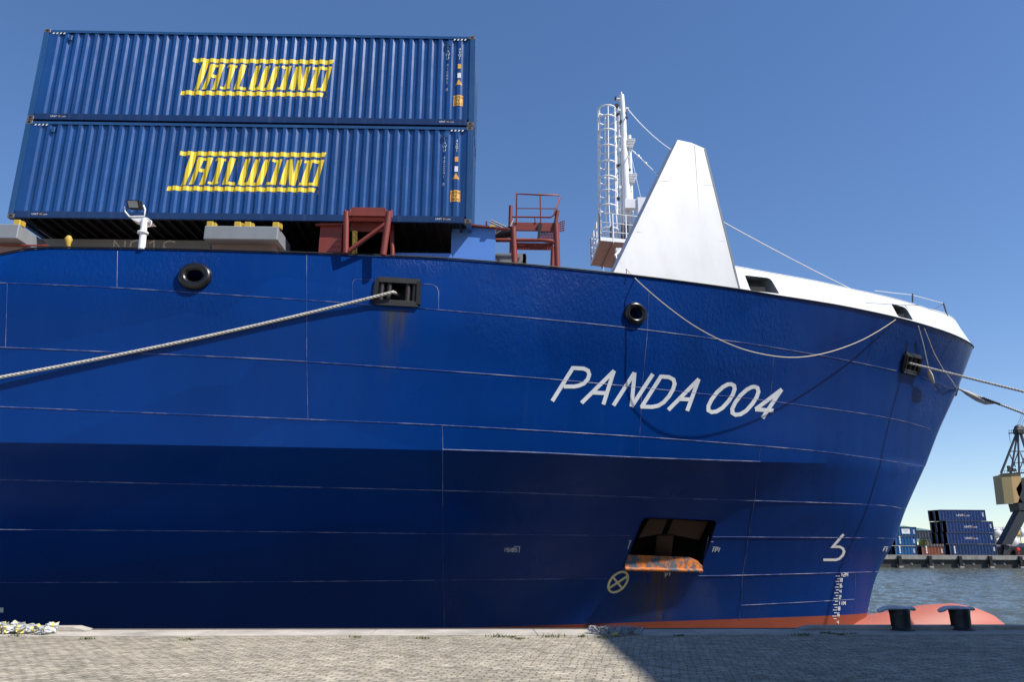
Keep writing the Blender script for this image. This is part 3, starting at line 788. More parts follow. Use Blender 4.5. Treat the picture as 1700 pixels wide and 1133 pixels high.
for px in ([(1236, 457), (1279, 462), (1294, 488), (1246, 483)], [(1479, 504), (1504, 511), (1516, 532), (1491, 526)]):
    px = roundpoly(px, [3, 6, 2, 4], 2); P = [bulw_pt(p)[0] for p in px]
    inn = Vector((-0.25, 1.0, 0.1)).normalized(); cc = sum(P, Vector())/len(P); planes = []
    rad = max((p-cc).length for p in P)+0.9
    for a, b in zip(P, P[1:]+P[:1]):
        if (b-a).length < 1e-4: continue
        n_ = (b-a).cross(inn).normalized()
        if n_.dot(cc-a) > 0: n_ = -n_
        planes.append((a, n_))
    for a, n_ in planes:
        fs = [f for f in bmw.faces if min((v.co-cc).length for v in f.verts) < rad and abs((f.calc_center_median()-cc).dot(Vector((0, 1, 0)))) < 1.2]
        es = set(e for f in fs for e in f.edges); vs_ = set(v for f in fs for v in f.verts)
        bmesh.ops.bisect_plane(bmw, geom=list(vs_)+list(es)+fs, plane_co=a, plane_no=n_, dist=1e-5)
    kill = [f for f in bmw.faces if (f.calc_center_median()-cc).length < rad and all((f.calc_center_median()-a).dot(n_) < 0 for a, n_ in planes)]
    bmesh.ops.delete(bmw, geom=kill, context='FACES'); wins.append((P, inn))
bmw.to_mesh(bw.data); bmw.free()
if hasattr(bw.data, 'set_sharp_from_angle'): bw.data.set_sharp_from_angle(angle=math.radians(30))
for P, inn in wins:
    n = len(P); m = MB()
    m.add([p-inn*0.003 for p in P]+[p+inn*0.55 for p in P], [(i, (i+1) % n, n+(i+1) % n, n+i) for i in range(n)]+[[n+i for i in range(n)]])
    w_ = m.build('mooring_opening', mt['grey'], bw, fixn=False)
    m = MB(); c0 = sum(P, Vector())/n+inn*0.35; m.box(c0+Vector((0.03, 0, -0.14)), (0.5, 0.2, 0.22)); m.build('roller', mt['black'], w_)
m = MB(); m.tube([Dpt(s, 0.06+hgt(s), 0.64, 0.0, -1) for s in ss[::-1]], 0.03, 6); m.build('bulwark_rail', mt['white'], bw)

# wave deflector tower
sb0 = 18.38-calib('D', [(1019, 455)])[0][0]
base = [Dpt(sb0+(S_A-0.08-sb0)*k/6.0, 0.05) for k in range(7)]
nout = Vector((base[-1].y-base[0].y, -(base[-1].x-base[0].x), 0)).normalized()
top = [(1125, 232), (1148, 237), (1171, 247)]
def on_plane(px, p0, n_):
    r = Vector(ray(px)); o = Vector(CAM); return o+r*((p0-o).dot(n_)/r.dot(n_))
nt_ = (nout+Vector((0, 0, 0.10))).normalized()
mid = base[4]; 
tl = [on_plane(p, base[0], nt_) for p in top]
m = MB(); th = -nt_*0.45
poly = base+[tl[2], tl[1], tl[0]]
m.prism(poly, th)
tw = m.build('wave_deflector', mt['white'], ship)
m = MB(); 
m.tube([on_plane((1153, 241), base[0], nt_)+nt_*0.001, on_plane((1168, 472), base[0], nt_)+nt_*0.001], 0.009, 4)
m.tube([on_plane((1198, 352), base[0], nt_)+nt_*0.001, on_plane((1222, 470), base[0], nt_)+nt_*0.001], 0.004, 4)
m.tube([on_plane((1095, 300), base[0], nt_)+nt_*0.001, on_plane((1187, 309), base[0], nt_)+nt_*0.001], 0.004, 4)
m.tube([on_plane((1056, 385), base[0], nt_)+nt_*0.001, on_plane((1203, 401), base[0], nt_)+nt_*0.001], 0.004, 4)
m.build('plate_seam', mt['grey'], tw)
m = MB(); a = tl[2]+nt_*0.0; b_ = base[-1]
off = Vector((0.05, 0.02, 0)); m.bar(a+off+th*0.5, b_+off+th*0.5, 0.05, 0.52)
m.build('edge_flange', mt['grey'], tw)
m = MB(); mid_ = (base[2]+base[4])/2+th
for q in (base[1]+th, base[5]+th):
    m.prism([q, q+Vector((0.25, 1.6, 0)), q+(tl[1]-q)*0.6+th*0.2], Vector((0.05, 0, 0)))
m.build('bracket', mt['white'], tw)

# bow rail on the bulwark
def at_y(px, y): return hY(px, y)
m = MB()
r1 = bulw_pt((1455, 484))[0]; 
pts = [hY((1452, 483), 23.6), hY((1485, 487), 24.3), hY((1514, 490), 25.0), hY((1540, 497), 26.0), hY((1566, 504), 27.2)]
m.tube(pts, 0.014, 5)
br = m.build('bow_rail', mt['whitemast'], ship)
for a, b in (((1515, 488), (1515, 502)), ((1566, 503), (1573, 526))):
    y = 25.0 if a[0] < 1530 else 27.2
    MB().tube([hY(a, y), hY(b, y)], 0.03, 6).build('stanchion', mt['darkgrey'], br)
MB().tube([hY((1566, 504), 27.2), hY((1550, 515), 26.6)], 0.012, 5).build('stay', mt['darkgrey'], br)
MB().tube([hY((1570, 520), 27.2), hY((1548, 514), 26.6)], 0.012, 5).build('stay', mt['whitemast'], br)

# ---------------------------------------------------------------- foremast
MY = 26.3
mast = MB().tube([hY((1043, 470), MY), hY((1040, 330), MY), hY((1035, 232), MY)], [0.2, 0.17, 0.13], 14).build('foremast', mt['whitemast'], ship)
m = MB(); m.tube([hY((1036, 242), MY), hY((1035, 200), MY), hY((1032, 158), MY)], [0.12, 0.115, 0.10], 12)
m.tube([hY((1032, 158), MY), hY((1031, 153), MY)], 0.035, 8)
m.build('topmast', mt['whitemast'], mast)
def mp(x, y, dy=0.0): return hY((x, y), MY+dy)
for (x, y, w, h, mi) in ((1038, 196, 8, 4, 1), (1031, 203, 5, 6, 1), (1028, 228, 6, 4, 0), (1030, 250, 5, 7, 0), (1027, 275, 6, 4, 1), (1041, 262, 6, 4, 0), (1044, 283, 8, 3, 1), (1030, 312, 6, 6, 0), (1026, 330, 5, 4, 1), (1046, 318, 8, 3, 0), (1026, 165, 7, 3, 0), (1024, 176, 6, 7, 1), (1029, 184, 9, 4, 0), (1036, 189, 8, 5, 1), (1026, 190, 5, 4, 1), (1041, 181, 5, 4, 0), (1022, 163, 3, 5, 1)):
    MB().box(mp(x, y), (w*0.021, 0.16, h*0.021), None, 0, 0.01).build('mast_fitting', mt['black'] if mi else mt['whitemast'], mast)
def grille(x0, y0, w, h):
    o = MB()
    for k in range(6):
        y = y0+h*k/5.0; o.bar(mp(x0-k*0.3, y), mp(x0+w-k*0.8, y), 0.25, 0.025)
    o.bar(mp(x0, y0), mp(x0-2, y0+h), 0.04, 0.04); o.bar(mp(x0+w, y0), mp(x0+w-5, y0+h), 0.04, 0.04)
    o.tube([mp(x0+4, y0-2), mp(x0+4, y0-8)], 0.07, 8)
    return o.build('navigation_light', mt['whitemast'], mast)
grille(1041, 233, 13, 13); grille(1043, 291, 14, 13)
m = MB()
for y in (214, 262, 300, 345):
    m.prism([mp(1025, y-3), mp(1040, y+14), mp(1040, y+22), mp(1025, y+4)], (0, 0.06, 0))
for y, x1 in ((241, 1034), (296, 1036)):
    m.bar(mp(1003, y-1), mp(x1, y+3), 0.05, 0.05)
m.tube([mp(1045, 246), mp(1047, 290), mp(1050, 400)], 0.075, 8)
m.build('mast_bracket', mt['whitemast'], mast)
m = MB(); m.bb(mp(1038, 345, -0.45), mp(1061, 335, -0.22)); m.bb(mp(1060.5, 372, -0.5), mp(1072, 333.5, -0.2))
m.build('light_box', mt['whitemast'], mast)
# ladder with safety cage
lad = MB(); XL, XR = 1005, 1023
for x0, x1 in ((1021, 1026), (1027, 1033)):
    lad.tube([mp(x0, 178), mp(x1, 440)], 0.05, 6)
for k in range(40):
    y = 182+k*6.4; f = (y-178)/262.0
    lad.tube([mp(1021+5*f, y), mp(1027+6*f, y)], 0.016, 5)
ladder = lad.build('ladder', mt['whitemast'], mast)
m = MB(); hoops = [183, 199, 222, 248, 274, 299, 322, 346, 384]
cage_r = 0.35
centers = []
for y in hoops:
    f = (y-178)/205.0; c0 = mp(1007+1.5*f+ (2 if y == 384 else 0), y, -0.15); centers.append(c0)
    pts = [c0+Vector((cage_r*math.cos(a), cage_r*1.05*math.sin(a), 0)) for a in [2*math.pi*i/20 for i in range(20)]]
    m.tube(pts, 0.036, 6, closed=True)
for a in (math.pi*0.5, math.pi*0.85, math.pi*1.15, math.pi*1.5, math.pi*1.8):
    m.tube([c0+Vector((cage_r*math.cos(a), cage_r*1.05*math.sin(a), 0)) for c0 in centers], 0.028 if a > 3.2 else 0.042, 5)
m.build('safety_cage', mt['whitemast'], mast)
# platform, seen from below
PZ = hY((995, 401), 25.0).z
pl = [hZ((996, 401), PZ), hZ((1062, 407), PZ), hZ((1034, 448), PZ), hZ((982, 441), PZ)]
m = MB(); m.prism(pl, (0, 0, 0.08)); plat = m.build('mast_platform', mt['brown'], mast)
m = MB()
for i in range(4): m.bar(pl[i]+Vector((0, 0, 0.1)), pl[(i+1) % 4]+Vector((0, 0, 0.1)), 0.04, 0.14)
m.build('platform_edge', mt['whitemast'], plat)
m = MB()
for f in (0.33, 0.66): m.bar(pl[0].lerp(pl[1], f)-Vector((0, 0, 0.03)), pl[3].lerp(pl[2], f)-Vector((0, 0, 0.03)), 0.05, 0.07)
m.build('underside_beam', mt['brown'], plat)
ro = []
for (a, b, n_) in ((0, 1, 4), (3, 0, 4), (3, 2, 3)):
    for k in range(n_):
        p = pl[a].lerp(pl[b], k/(n_-1.0)); MB().tube([p, p+Vector((0, 0, 1.12))], 0.03, 6).build('railing_post', mt['whitemast'], plat)
m = MB()
for h in (0.4, 0.75, 1.12):
    up = Vector((0, 0, h)); m.tube([pl[2]+up, pl[3]+up, pl[0]+up, pl[1]+up], 0.022, 6)
m.build('railing', mt['whitemast'], plat)
m = MB()
for x, y0, y1 in ((1033, 372, 398), (1038, 370, 398), (1043, 371, 398), (1015, 376, 396)): m.tube([hY((x, y0), 25.6), hY((x, y1), 25.6)], 0.045, 8)
m.build('equipment', mt['darkgrey'], plat)
MB().tube([mp(1025, 400), mp(1028, 460)], 0.06, 8).build('strut', mt['whitemast'], plat)
m = MB(); m.tube([mp(1030, 415, -1.6), mp(1021, 425, -1.7)], 0.05, 8); m.box(mp(1030, 416, -1.5), (0.35, 0.2, 0.12)); m.tube([mp(1022, 423, -1.7), mp(1026, 440, -1.8)], 0.03, 8); m.build('bracket', mt['whitemast'], plat)
MB().tube([hY((1002, 443), 24), hY((1002, 460), 24)], 0.012, 5).build('hanging_cable', mt['whitemast'], plat)
# stays
def catenary(a, b, sag, n=16):
    a = Vector(a); b = Vector(b); return [a.lerp(b, k/n)-Vector((0, 0, sag*4*(k/n)*(1-k/n))) for k in range(n+1)]
m = MB(); m.tube(catenary(mp(1043, 182), on_plane((1121, 243), base[0], nt_)+th*0.5, 0.13), 0.022, 6); m.build('stay_wire', mt['whitemast'], mast)
m = MB(); a, b = mp(1048, 248), on_plane((1100, 286), base[0], nt_)+th*0.5; m.tube([a, b], 0.018, 6)
for f, r in ((0.3, 0.06), (0.38, 0.045), (0.58, 0.05), (0.1, 0.035), (0.16, 0.035)):
    p = a.lerp(b, f); d = (b-a).normalized(); m.tube([p-d*0.06, p, p+d*0.06], [0.01, r, 0.01], 8)
m.build('stay_wire', mt['whitemast'], mast)
m = MB(); m.tube([mp(1047, 255), mp(1065, 334)], 0.01, 5); m.build('stay_wire', mt['whitemast'], mast)
m = MB(); m.tube(catenary(on_plane((1196, 349), base[0], nt_)+th*0.9, bulw_pt((1373, 462))[0] if False else Dpt(5.9, 1.05, 0.7), 0.05), 0.02, 6); m.build('stay_wire', mt['whitemast'], mast)

# ---------------------------------------------------------------- deck fittings
# coaming wall with its number
CY = 19.9
m = MB(); p0 = hY((40, 396), CY); p1 = hY((345, 396), CY)
m.bb((p0.x, CY, 8.3), (p1.x+0.1, CY+0.3, p0.z)); m.bb((-14.5, CY+0.02, 8.3), (p0.x, CY+0.3, p0.z-0.1))
coam = m.build('hatch_coaming', paint('coaming_grey', (0.28, 0.29, 0.31), 0.6, 0.3, (0.2, 0.15, 0.1), 3.0), ship)
for grp in ([[(188, 420), (190, 400), (206, 420), (208, 400)]], [[(222, 420), (216, 411), (218, 402), (228, 399), (238, 403), (240, 412), (236, 420)]], [[(248, 404), (256, 400), (255, 420)]], [[(291, 402), (281, 400), (273, 403), (272, 410), (279, 414), (284, 420)]]):
    m = MB()
    for q in ribbon_polys(grp[0], 2.6): m.add([hY((p.x, p.y), CY-0.01) for p in q], [(0, 1, 2, 3)])
    m.build('painted_letter', mt['bright'], coam, fixn=False)
# big dark hatch structure under the containers
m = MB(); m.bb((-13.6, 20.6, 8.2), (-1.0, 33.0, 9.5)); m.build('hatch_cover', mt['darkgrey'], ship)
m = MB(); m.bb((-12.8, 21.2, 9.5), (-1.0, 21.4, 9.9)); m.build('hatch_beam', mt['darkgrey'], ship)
# grey walkway boxes with yellow sockets
def greybox(x0, x1, y0, y1, ydepth, sockets):
    a = hY((x0, y1), ydepth); b = hY((x1, y0), ydepth)
    m = MB(); m.bb((a.x, ydepth, a.z), (b.x, ydepth+1.2, b.z), bev=0.02)
    o = m.build('hatch_cover_end', mt['grey'], ship)
    m = MB(); m.prism([(a.x+0.1, ydepth+0.35, a.z), (b.x-0.1, ydepth+0.35, a.z), (b.x-0.1, ydepth+0.5, a.z-0.7), (a.x+0.1, ydepth+0.5, a.z-0.7)], (0, 0.4, 0)); m.build('support', mt['brown'], o)
    for sx in sockets:
        p = hY((sx, y0), ydepth); m = MB(); m.bb((p.x-0.10, ydepth+0.06, b.z), (p.x+0.07, ydepth+0.26, b.z+0.15), bev=0.015); m.bb((p.x+0.075, ydepth+0.1, b.z), (p.x+0.12, ydepth+0.22, b.z+0.13))
        m.build('lashing_socket', mt['yellow'], o)
    return o
greybox(337, 462, 376, 397, 17.95, (347, 393, 410, 457))
g2 = greybox(-60, 32, 372, 395, 17.9, (25,))
m = MB(); m.tube([hY((0, 407), 18.2), hY((76, 408), 18.2)], 0.025, 6); m.box(hY((76, 408), 18.2), (0.09, 0.09, 0.06)); m.build('hand_rail', mt['red'], g2)
m = MB(); a = hY((113, 405), 18.6); m.tube([hY((114, 413), 18.6), hY((113.5, 405), 18.6), hY((114, 397), 18.6), hY((115, 392), 18.6)], [0.04, 0.06, 0.10, 0.05], 8); m.build('lashing_hook', mt['yellow'], ship)
# flood light
FLY = 17.6
fl = MB().tube([hY((235, 414), FLY), hY((238, 386), FLY), hY((240, 364), FLY)], [0.085, 0.08, 0.07], 12).build('flood_light', mt['whitemast'], ship)
MB().lathe([(0.09, -0.02), (0.13, 0.0), (0.13, 0.04), (0.09, 0.05)], hY((237, 388), FLY), 16).build('collar', mt['whitemast'], fl)
m = MB(); P = [hY((213, 359), FLY), hY((243, 361), FLY), hY((251, 368), FLY), hY((231, 369), FLY), hY((219, 364), FLY)]; m.prism(P, (0, 0.3, 0)); m.build('bracket', mt['whitemast'], fl)
m = MB(); m.tube([hY((207, 343), FLY), hY((208, 352), FLY), hY((215, 360), FLY), hY((240, 359), FLY), hY((241, 348), FLY), hY((238, 341), FLY)], 0.022, 6); m.tube([hY((244, 362), FLY), hY((252, 368), FLY), hY((250, 376), FLY), hY((244, 377), FLY)], 0.012, 5); m.build('yoke', mt['whitemast'], fl)
m = MB(); hq = [hY((209, 332), FLY-0.1), hY((230, 332.5), FLY-0.1), hY((233, 347), FLY), hY((213, 346.5), FLY)]; m.prism(hq, (0.02, 0.14, 0.03)); head = m.build('lamp_head', mt['black'], fl)
cc = sum(hq, Vector())/4; m = MB(); m.add([cc+(p-cc)*0.78+Vector((0, -0.012, 0)) for p in hq], [(0, 1, 2, 3)]); m.build('lamp_glass', mt['glass'], head, fixn=False)

# red access platform A
RY = 18.12
t = NT('red_grating'); v = t.coord((1, 1, 1))
mt['grating'] = mt['red']
def rp(x, y, dy=0): return hY((x, y), RY+dy)
A = MB().bb(rp(573, 357), rp(649, 353.5, 0.06)).build('access_platform', mt['red'], ship)
for a, b, r, dy in (((575, 352), (574, 421), 0.075, 0), ((646, 352), (636, 424), 0.085, 0), ((640, 372), (575, 420), 0.06, 0), ((650, 362), (652, 440), 0.06, 0.6), ((588, 372), (589, 440), 0.05, 0.9)):
    MB().tube([rp(*a, dy), rp(*b, dy)], r, 10).build('leg', mt['red'], A)
m = MB(); m.bb(rp(572, 358), rp(650, 347, 0.03)) if False else None
m.bb(rp(581, 354, 0.26), rp(640, 346, 0.3)); m.build('toe_plate', mt['red'], A)
m = MB(); z = rp(575, 358).z; x0, x1 = rp(577, 358).x, rp(645, 358).x
for k in range(26): xx = x0+(x1-x0)*k/25.0; m.bar((xx, RY, z), (xx, RY+0.42, z), 0.012, 0.03)
for k in range(8): yy = RY+0.42*k/7.0; m.bar((x0, yy, z), (x1, yy, z), 0.012, 0.03)
m.build('grating', mt['red'], A)
m = MB(); m.bb((x0, RY+0.43, z-0.25), (x1, RY+0.47, z+0.0)); m.bb((x0-0.06, RY-0.05, z-0.02), (x1+0.08, RY+0.0, z+0.1)); m.build('beam', mt['red'], A)
for xx in (573, 581, 640, 650): MB().tube([rp(xx, 349), rp(xx, 362)], 0.03, 6).build('rail_clip', mt['red'], A)
m = MB(); m.bb(rp(527, 440, 0.5), rp(574, 372, 0.9)); m.bar(rp(524, 374, 0.45), rp(575, 373, 0.45), 0.1, 0.04); m.tube([rp(533, 373, 0.5), rp(533, 366, 0.5)], 0.03, 6); m.build('locker', mt['red'], ship)
m = MB(); m.tube([rp(588, 384, 0.4), rp(587, 440, 0.4)], 0.05, 8); m.tube([rp(592, 384, 0.4), rp(592, 440, 0.4)], 0.02, 6); m.build('hose_reel_post', mt['yellow'], ship)
m = MB(); m.bb(hY((655, 434), 18.95), hY((750, 424.5), 19.1)); m.build('pipe_guard', mt['lightblue'], ship)

# light blue hatch side plate
LY = 19.2
m = MB(); m.prism([hY((750, 371), LY), hY((822, 375), LY), hY((822, 448), LY), hY((748, 444), LY)], (0, 0.35, 0))
lb = m.build('hatch_side_plate', mt['lightblue'], ship)
m = MB(); m.bar(hY((748, 371), LY-0.05), hY((845, 381), LY-0.05), 0.12, 0.04); m.box(hY((817, 376), LY-0.1), (0.14, 0.1, 0.06), None, 1); m.tube([hY((808, 374), LY), hY((808, 368), LY)], 0.03, 6); m.build('edge_rail', [mt['red'], mt['yellow']], lb)
# red access platform B with railing
BY = 19.75
def bp(x, y, dy=0): return hY((x, y), BY+dy)
B = MB().bb(bp(851, 382), bp(927, 372, 0.08)).build('access_platform', mt['red'], ship)
for a, b, r, dy in (((852, 378), (855, 455), 0.085, 0), ((923, 372), (926, 460), 0.085, 0), ((849, 395), (848, 455), 0.055, 1.0), ((918, 410), (916, 460), 0.06, 1.0), ((848, 342), (847, 378), 0.055, 0), ((926, 350), (921, 378), 0.055, 0)):
    MB().tube([bp(*a, dy), bp(*b, dy)], r, 10).build('leg', mt['red'], B)
m = MB(); m.prism([bp(894, 371, -0.05), bp(900, 371, -0.05), bp(896, 396, -0.05), bp(892, 396, -0.05)], (0, 0.08, 0)); m.build('bracket', mt['black'], B)
m = MB(); m.tube([bp(823, 399), bp(900, 399), bp(917, 401), bp(925, 406), bp(926, 412)], 0.06, 8); m.build('pipe', mt['red'], B)
m = MB(); z = bp(857, 404).z; x0, x1 = bp(857, 404).x, bp(918, 404).x
def grate(m, x0, x1, y0, y1, z, nx=22, ny=7):
    for k in range(nx): xx = x0+(x1-x0)*k/(nx-1.0); m.bar((xx, y0, z), (xx, y1, z), 0.012, 0.03)
    for k in range(ny): yy = y0+(y1-y0)*k/(ny-1.0); m.bar((x0, yy, z), (x1, yy, z), 0.012, 0.03)
grate(m, x0, x1, BY, BY+0.45, z); m.build('grating', mt['red'], B)
m = MB(); z = bp(897, 383).z; grate(m, bp(897, 383).x, bp(925, 383).x, BY, BY+0.75, z, 12, 8); m.build('grating', mt['red'], B)
m = MB()
for k in range(5): m.bar(bp(928, 370+k*3.5), bp(937, 367+k*3.8), 0.02, 0.02)
for k in range(4): m.bar(bp(928+k*3, 369-k), bp(928+k*2.6, 385), 0.02, 0.02)
m.build('mesh_guard', mt['red'], B)
m = MB()
m.tube([bp(857.5, 371), bp(857.5, 322), bp(895, 323.5), bp(926, 324), bp(930, 327), bp(920, 357), bp(914, 361), bp(849, 360)], 0.026, 8)
m.tube([bp(857.5, 346), bp(925, 346.5)], 0.016, 6); m.build('railing', mt['red'], B)
for xx in (897, 888): MB().tube([bp(xx, 324 if xx == 897 else 361), bp(xx+1, 371)], 0.022, 6).build('railing_post', mt['red'], B)
m = MB(); m.tube([bp(823, 397, 0.1), bp(830, 389, 0.1), bp(848, 385, 0.1)], [0.1, 0.16, 0.16], 10); m.build('roller', mt['black'], B)
# stowed turnbuckle bars
m = MB()
for a, b in (((783, 409), (829, 379)), ((786, 411), (832, 383)), ((812, 368), (838, 380)), ((815, 366), (840, 377)), ((812, 413), (820, 405)), ((847, 376), (852, 365))): m.tube([bp(*a, -0.5), bp(*b, -0.4)], 0.022, 6)
m.build('lashing_bar', mt['steel'], ship)
m = MB(); m.bb(hY((822, 445), 20.4), hY((872, 432), 20.9)); m.bb(hY((836, 432), 20.5), hY((868, 427), 20.8)); m.bb(hY((822, 434), 20.4), hY((825, 425), 20.45)); m.bb(hY((832, 434), 20.4), hY((834, 427), 20.45)); m.bb(hY((868, 440), 20.4), hY((873, 432), 20.9)); m.build('winch_cover', mt['grey'], ship)

# ================================================================== CONTAINERS ON DECK
CL, CW, CH = 12.192, 2.438, 2.896
PIT = 0.278
def corr(x, d=0.040):
    if x < 0.32 or x > CL-0.30: return 0.0
    u = ((x-0.32) % PIT)/PIT
    if u < 0.31: return 0.0
    if u < 0.5: return d*(u-0.31)/0.19
    if u < 0.81: return d
    return d*(1-(u-0.81)/0.19)
def breaks():
    out = [0.15, 0.32]; x = 0.32
    while x < CL-0.30:
        for f in (0.31, 0.5, 0.81, 1.0):
            q = x+PIT*f
            if q < CL-0.30: out.append(q)
        x += PIT
    out += [CL-0.30, CL-0.14]; return out
BR = breaks()
def container_mat(name, col, rust=0.3):
    t = NT(name); oi = t.n('ShaderNodeObjectInfo'); _c = t.coord
    def shifted(*a, **k):
        vv = _c(*a, **k); ad = t.n('ShaderNodeVectorMath', operation='MULTIPLY_ADD'); t.l(oi.outputs['Location'], ad.inputs[0]); ad.inputs[1].default_value = (0.3, 0.3, 3.7); t.l(vv, ad.inputs[2]); return ad.outputs[0]
    t.coord = shifted; v = t.coord()
    c = t.mix(1.0, col, t.ramp(t.noise(t.coord((0.8, 1, 0.4)), 1.2, 5), [(0.3, 0.85), (0.7, 1.12)]), 'MULTIPLY')
    sp = t.ramp(t.noise(v, 9, 6, 0.75), [(0.66, 0.0), (0.71, 1.0)])
    sp = t.math('MULTIPLY', sp, rust)
    c = t.mix(sp, c, (0.16, 0.09, 0.06))
    st_ = t.ramp(t.noise(t.coord((5, 1, 0.15)), 1.5, 5, 0.7), [(0.55, 0.0), (0.8, 0.28)])
    c = t.mix(st_, c, (0.13, 0.18, 0.26))
    t.set(Base_Color=c, Roughness=t.math('ADD', t.math('MULTIPLY', t.noise(v, 2, 3), 0.14), 0.2), Specular_IOR_Level=0.85, Normal=t.bump(t.noise(t.coord((1.5, 1, 0.6)), 1.5, 3), 0.25, 0.02))
    return t.m
mt['cblue'] = container_mat('container_blue', (0.006, 0.056, 0.21), 0.35)
mt['cframe'] = container_mat('container_frame_blue', (0.016, 0.07, 0.19), 0.9)
mt['crail'] = container_mat('container_rail_blue', (0.008, 0.028, 0.10), 0.3)
font_cache = {}
def text_polys(txt, size):
    cu = bpy.data.curves.new('txt', 'FONT'); cu.body = txt; cu.size = size; cu.fill_mode = 'FRONT'
    o = bpy.data.objects.new('txt', cu); C.objects.link(o)
    dg = bpy.context.evaluated_depsgraph_get(); dg.update(); me_ = bpy.data.meshes.new_from_object(o.evaluated_get(dg))
    vs = [v.co.copy() for v in me_.vertices]; fs = [list(p.vertices) for p in me_.polygons]
    bpy.data.objects.remove(o, do_unlink=True); bpy.data.meshes.remove(me_); bpy.data.curves.remove(cu); return vs, fs
def split_corr(vs, fs, off):
    """2D (x,z) polygons -> mesh lying on the corrugated side"""
    bm = bmesh.new(); V = [bm.verts.new((v[0], 0, v[1])) for v in vs]
    for f in fs:
        try: bm.faces.new([V[i] for i in f])
        except ValueError: pass
    lo = min(v[0] for v in vs); hi = max(v[0] for v in vs)
    for x in BR:
        if lo < x < hi:
            bmesh.ops.bisect_plane(bm, geom=bm.verts[:]+bm.edges[:]+bm.faces[:], plane_co=(x, 0, 0), plane_no=(1, 0, 0), dist=1e-5)
    bm.verts.index_update()
    vv = [(v.co.x, corr(v.co.x)+0.02-off, v.co.z) for v in bm.verts]; ff = [[v.index for v in f.verts] for f in bm.faces]; bm.free()
    return vv, ff
LOGO_PX = [
 [(240, 95), (1608, 112), (1592, 152), (232, 132)], [(122, 408), (1507, 430), (1494, 468), (110, 448)],
 [(340, 120), (395, 120), (290, 403), (243, 402)],
 [(412, 152), (462, 152), (368, 393), (318, 392)], [(455, 152), (545, 155), (538, 180), (445, 177)], [(497, 170), (541, 170), (470, 398), (415, 396)], [(412, 250), (500, 254), (492, 284), (402, 280)],
 [(575, 156), (668, 160), (660, 184), (566, 180)], [(600, 178), (646, 180), (586, 392), (530, 390)], [(502, 370), (600, 373), (592, 396), (494, 392)],
 [(708, 156), (758, 158), (680, 398), (627, 396)], [(670, 372), (755, 374), (747, 402), (655, 399)],
 [(848, 163), (900, 165), (830, 378), (778, 400)], [(800, 374), (1000, 378), (985, 408), (778, 402)], [(940, 166), (992, 168), (922, 378), (872, 376)], [(1032, 168), (1086, 170), (1000, 402), (955, 385)],
 [(1105, 170), (1198, 173), (1190, 198), (1098, 194)], [(1140, 190), (1190, 192), (1130, 400), (1082, 398)], [(1042, 378), (1090, 380), (1088, 404), (1034, 402)],
 [(1236, 172), (1290, 173), (1222, 402), (1168, 400)], [(1250, 172), (1292, 173), (1308, 408), (1262, 407)], [(1336, 175), (1386, 176), (1312, 408), (1276, 400)],
 [(1410, 177), (1590, 181), (1582, 208), (1400, 204)], [(1430, 190), (1482, 192), (1424, 404), (1366, 404)], [(1488, 175), (1590, 178), (1580, 204), (1480, 200)], [(1545, 181), (1590, 182), (1524, 411), (1476, 409)], [(1360, 384), (1520, 386), (1510, 410), (1350, 408)]]
CX0, CY0, CZ0 = -12.98, 18.45, 9.84
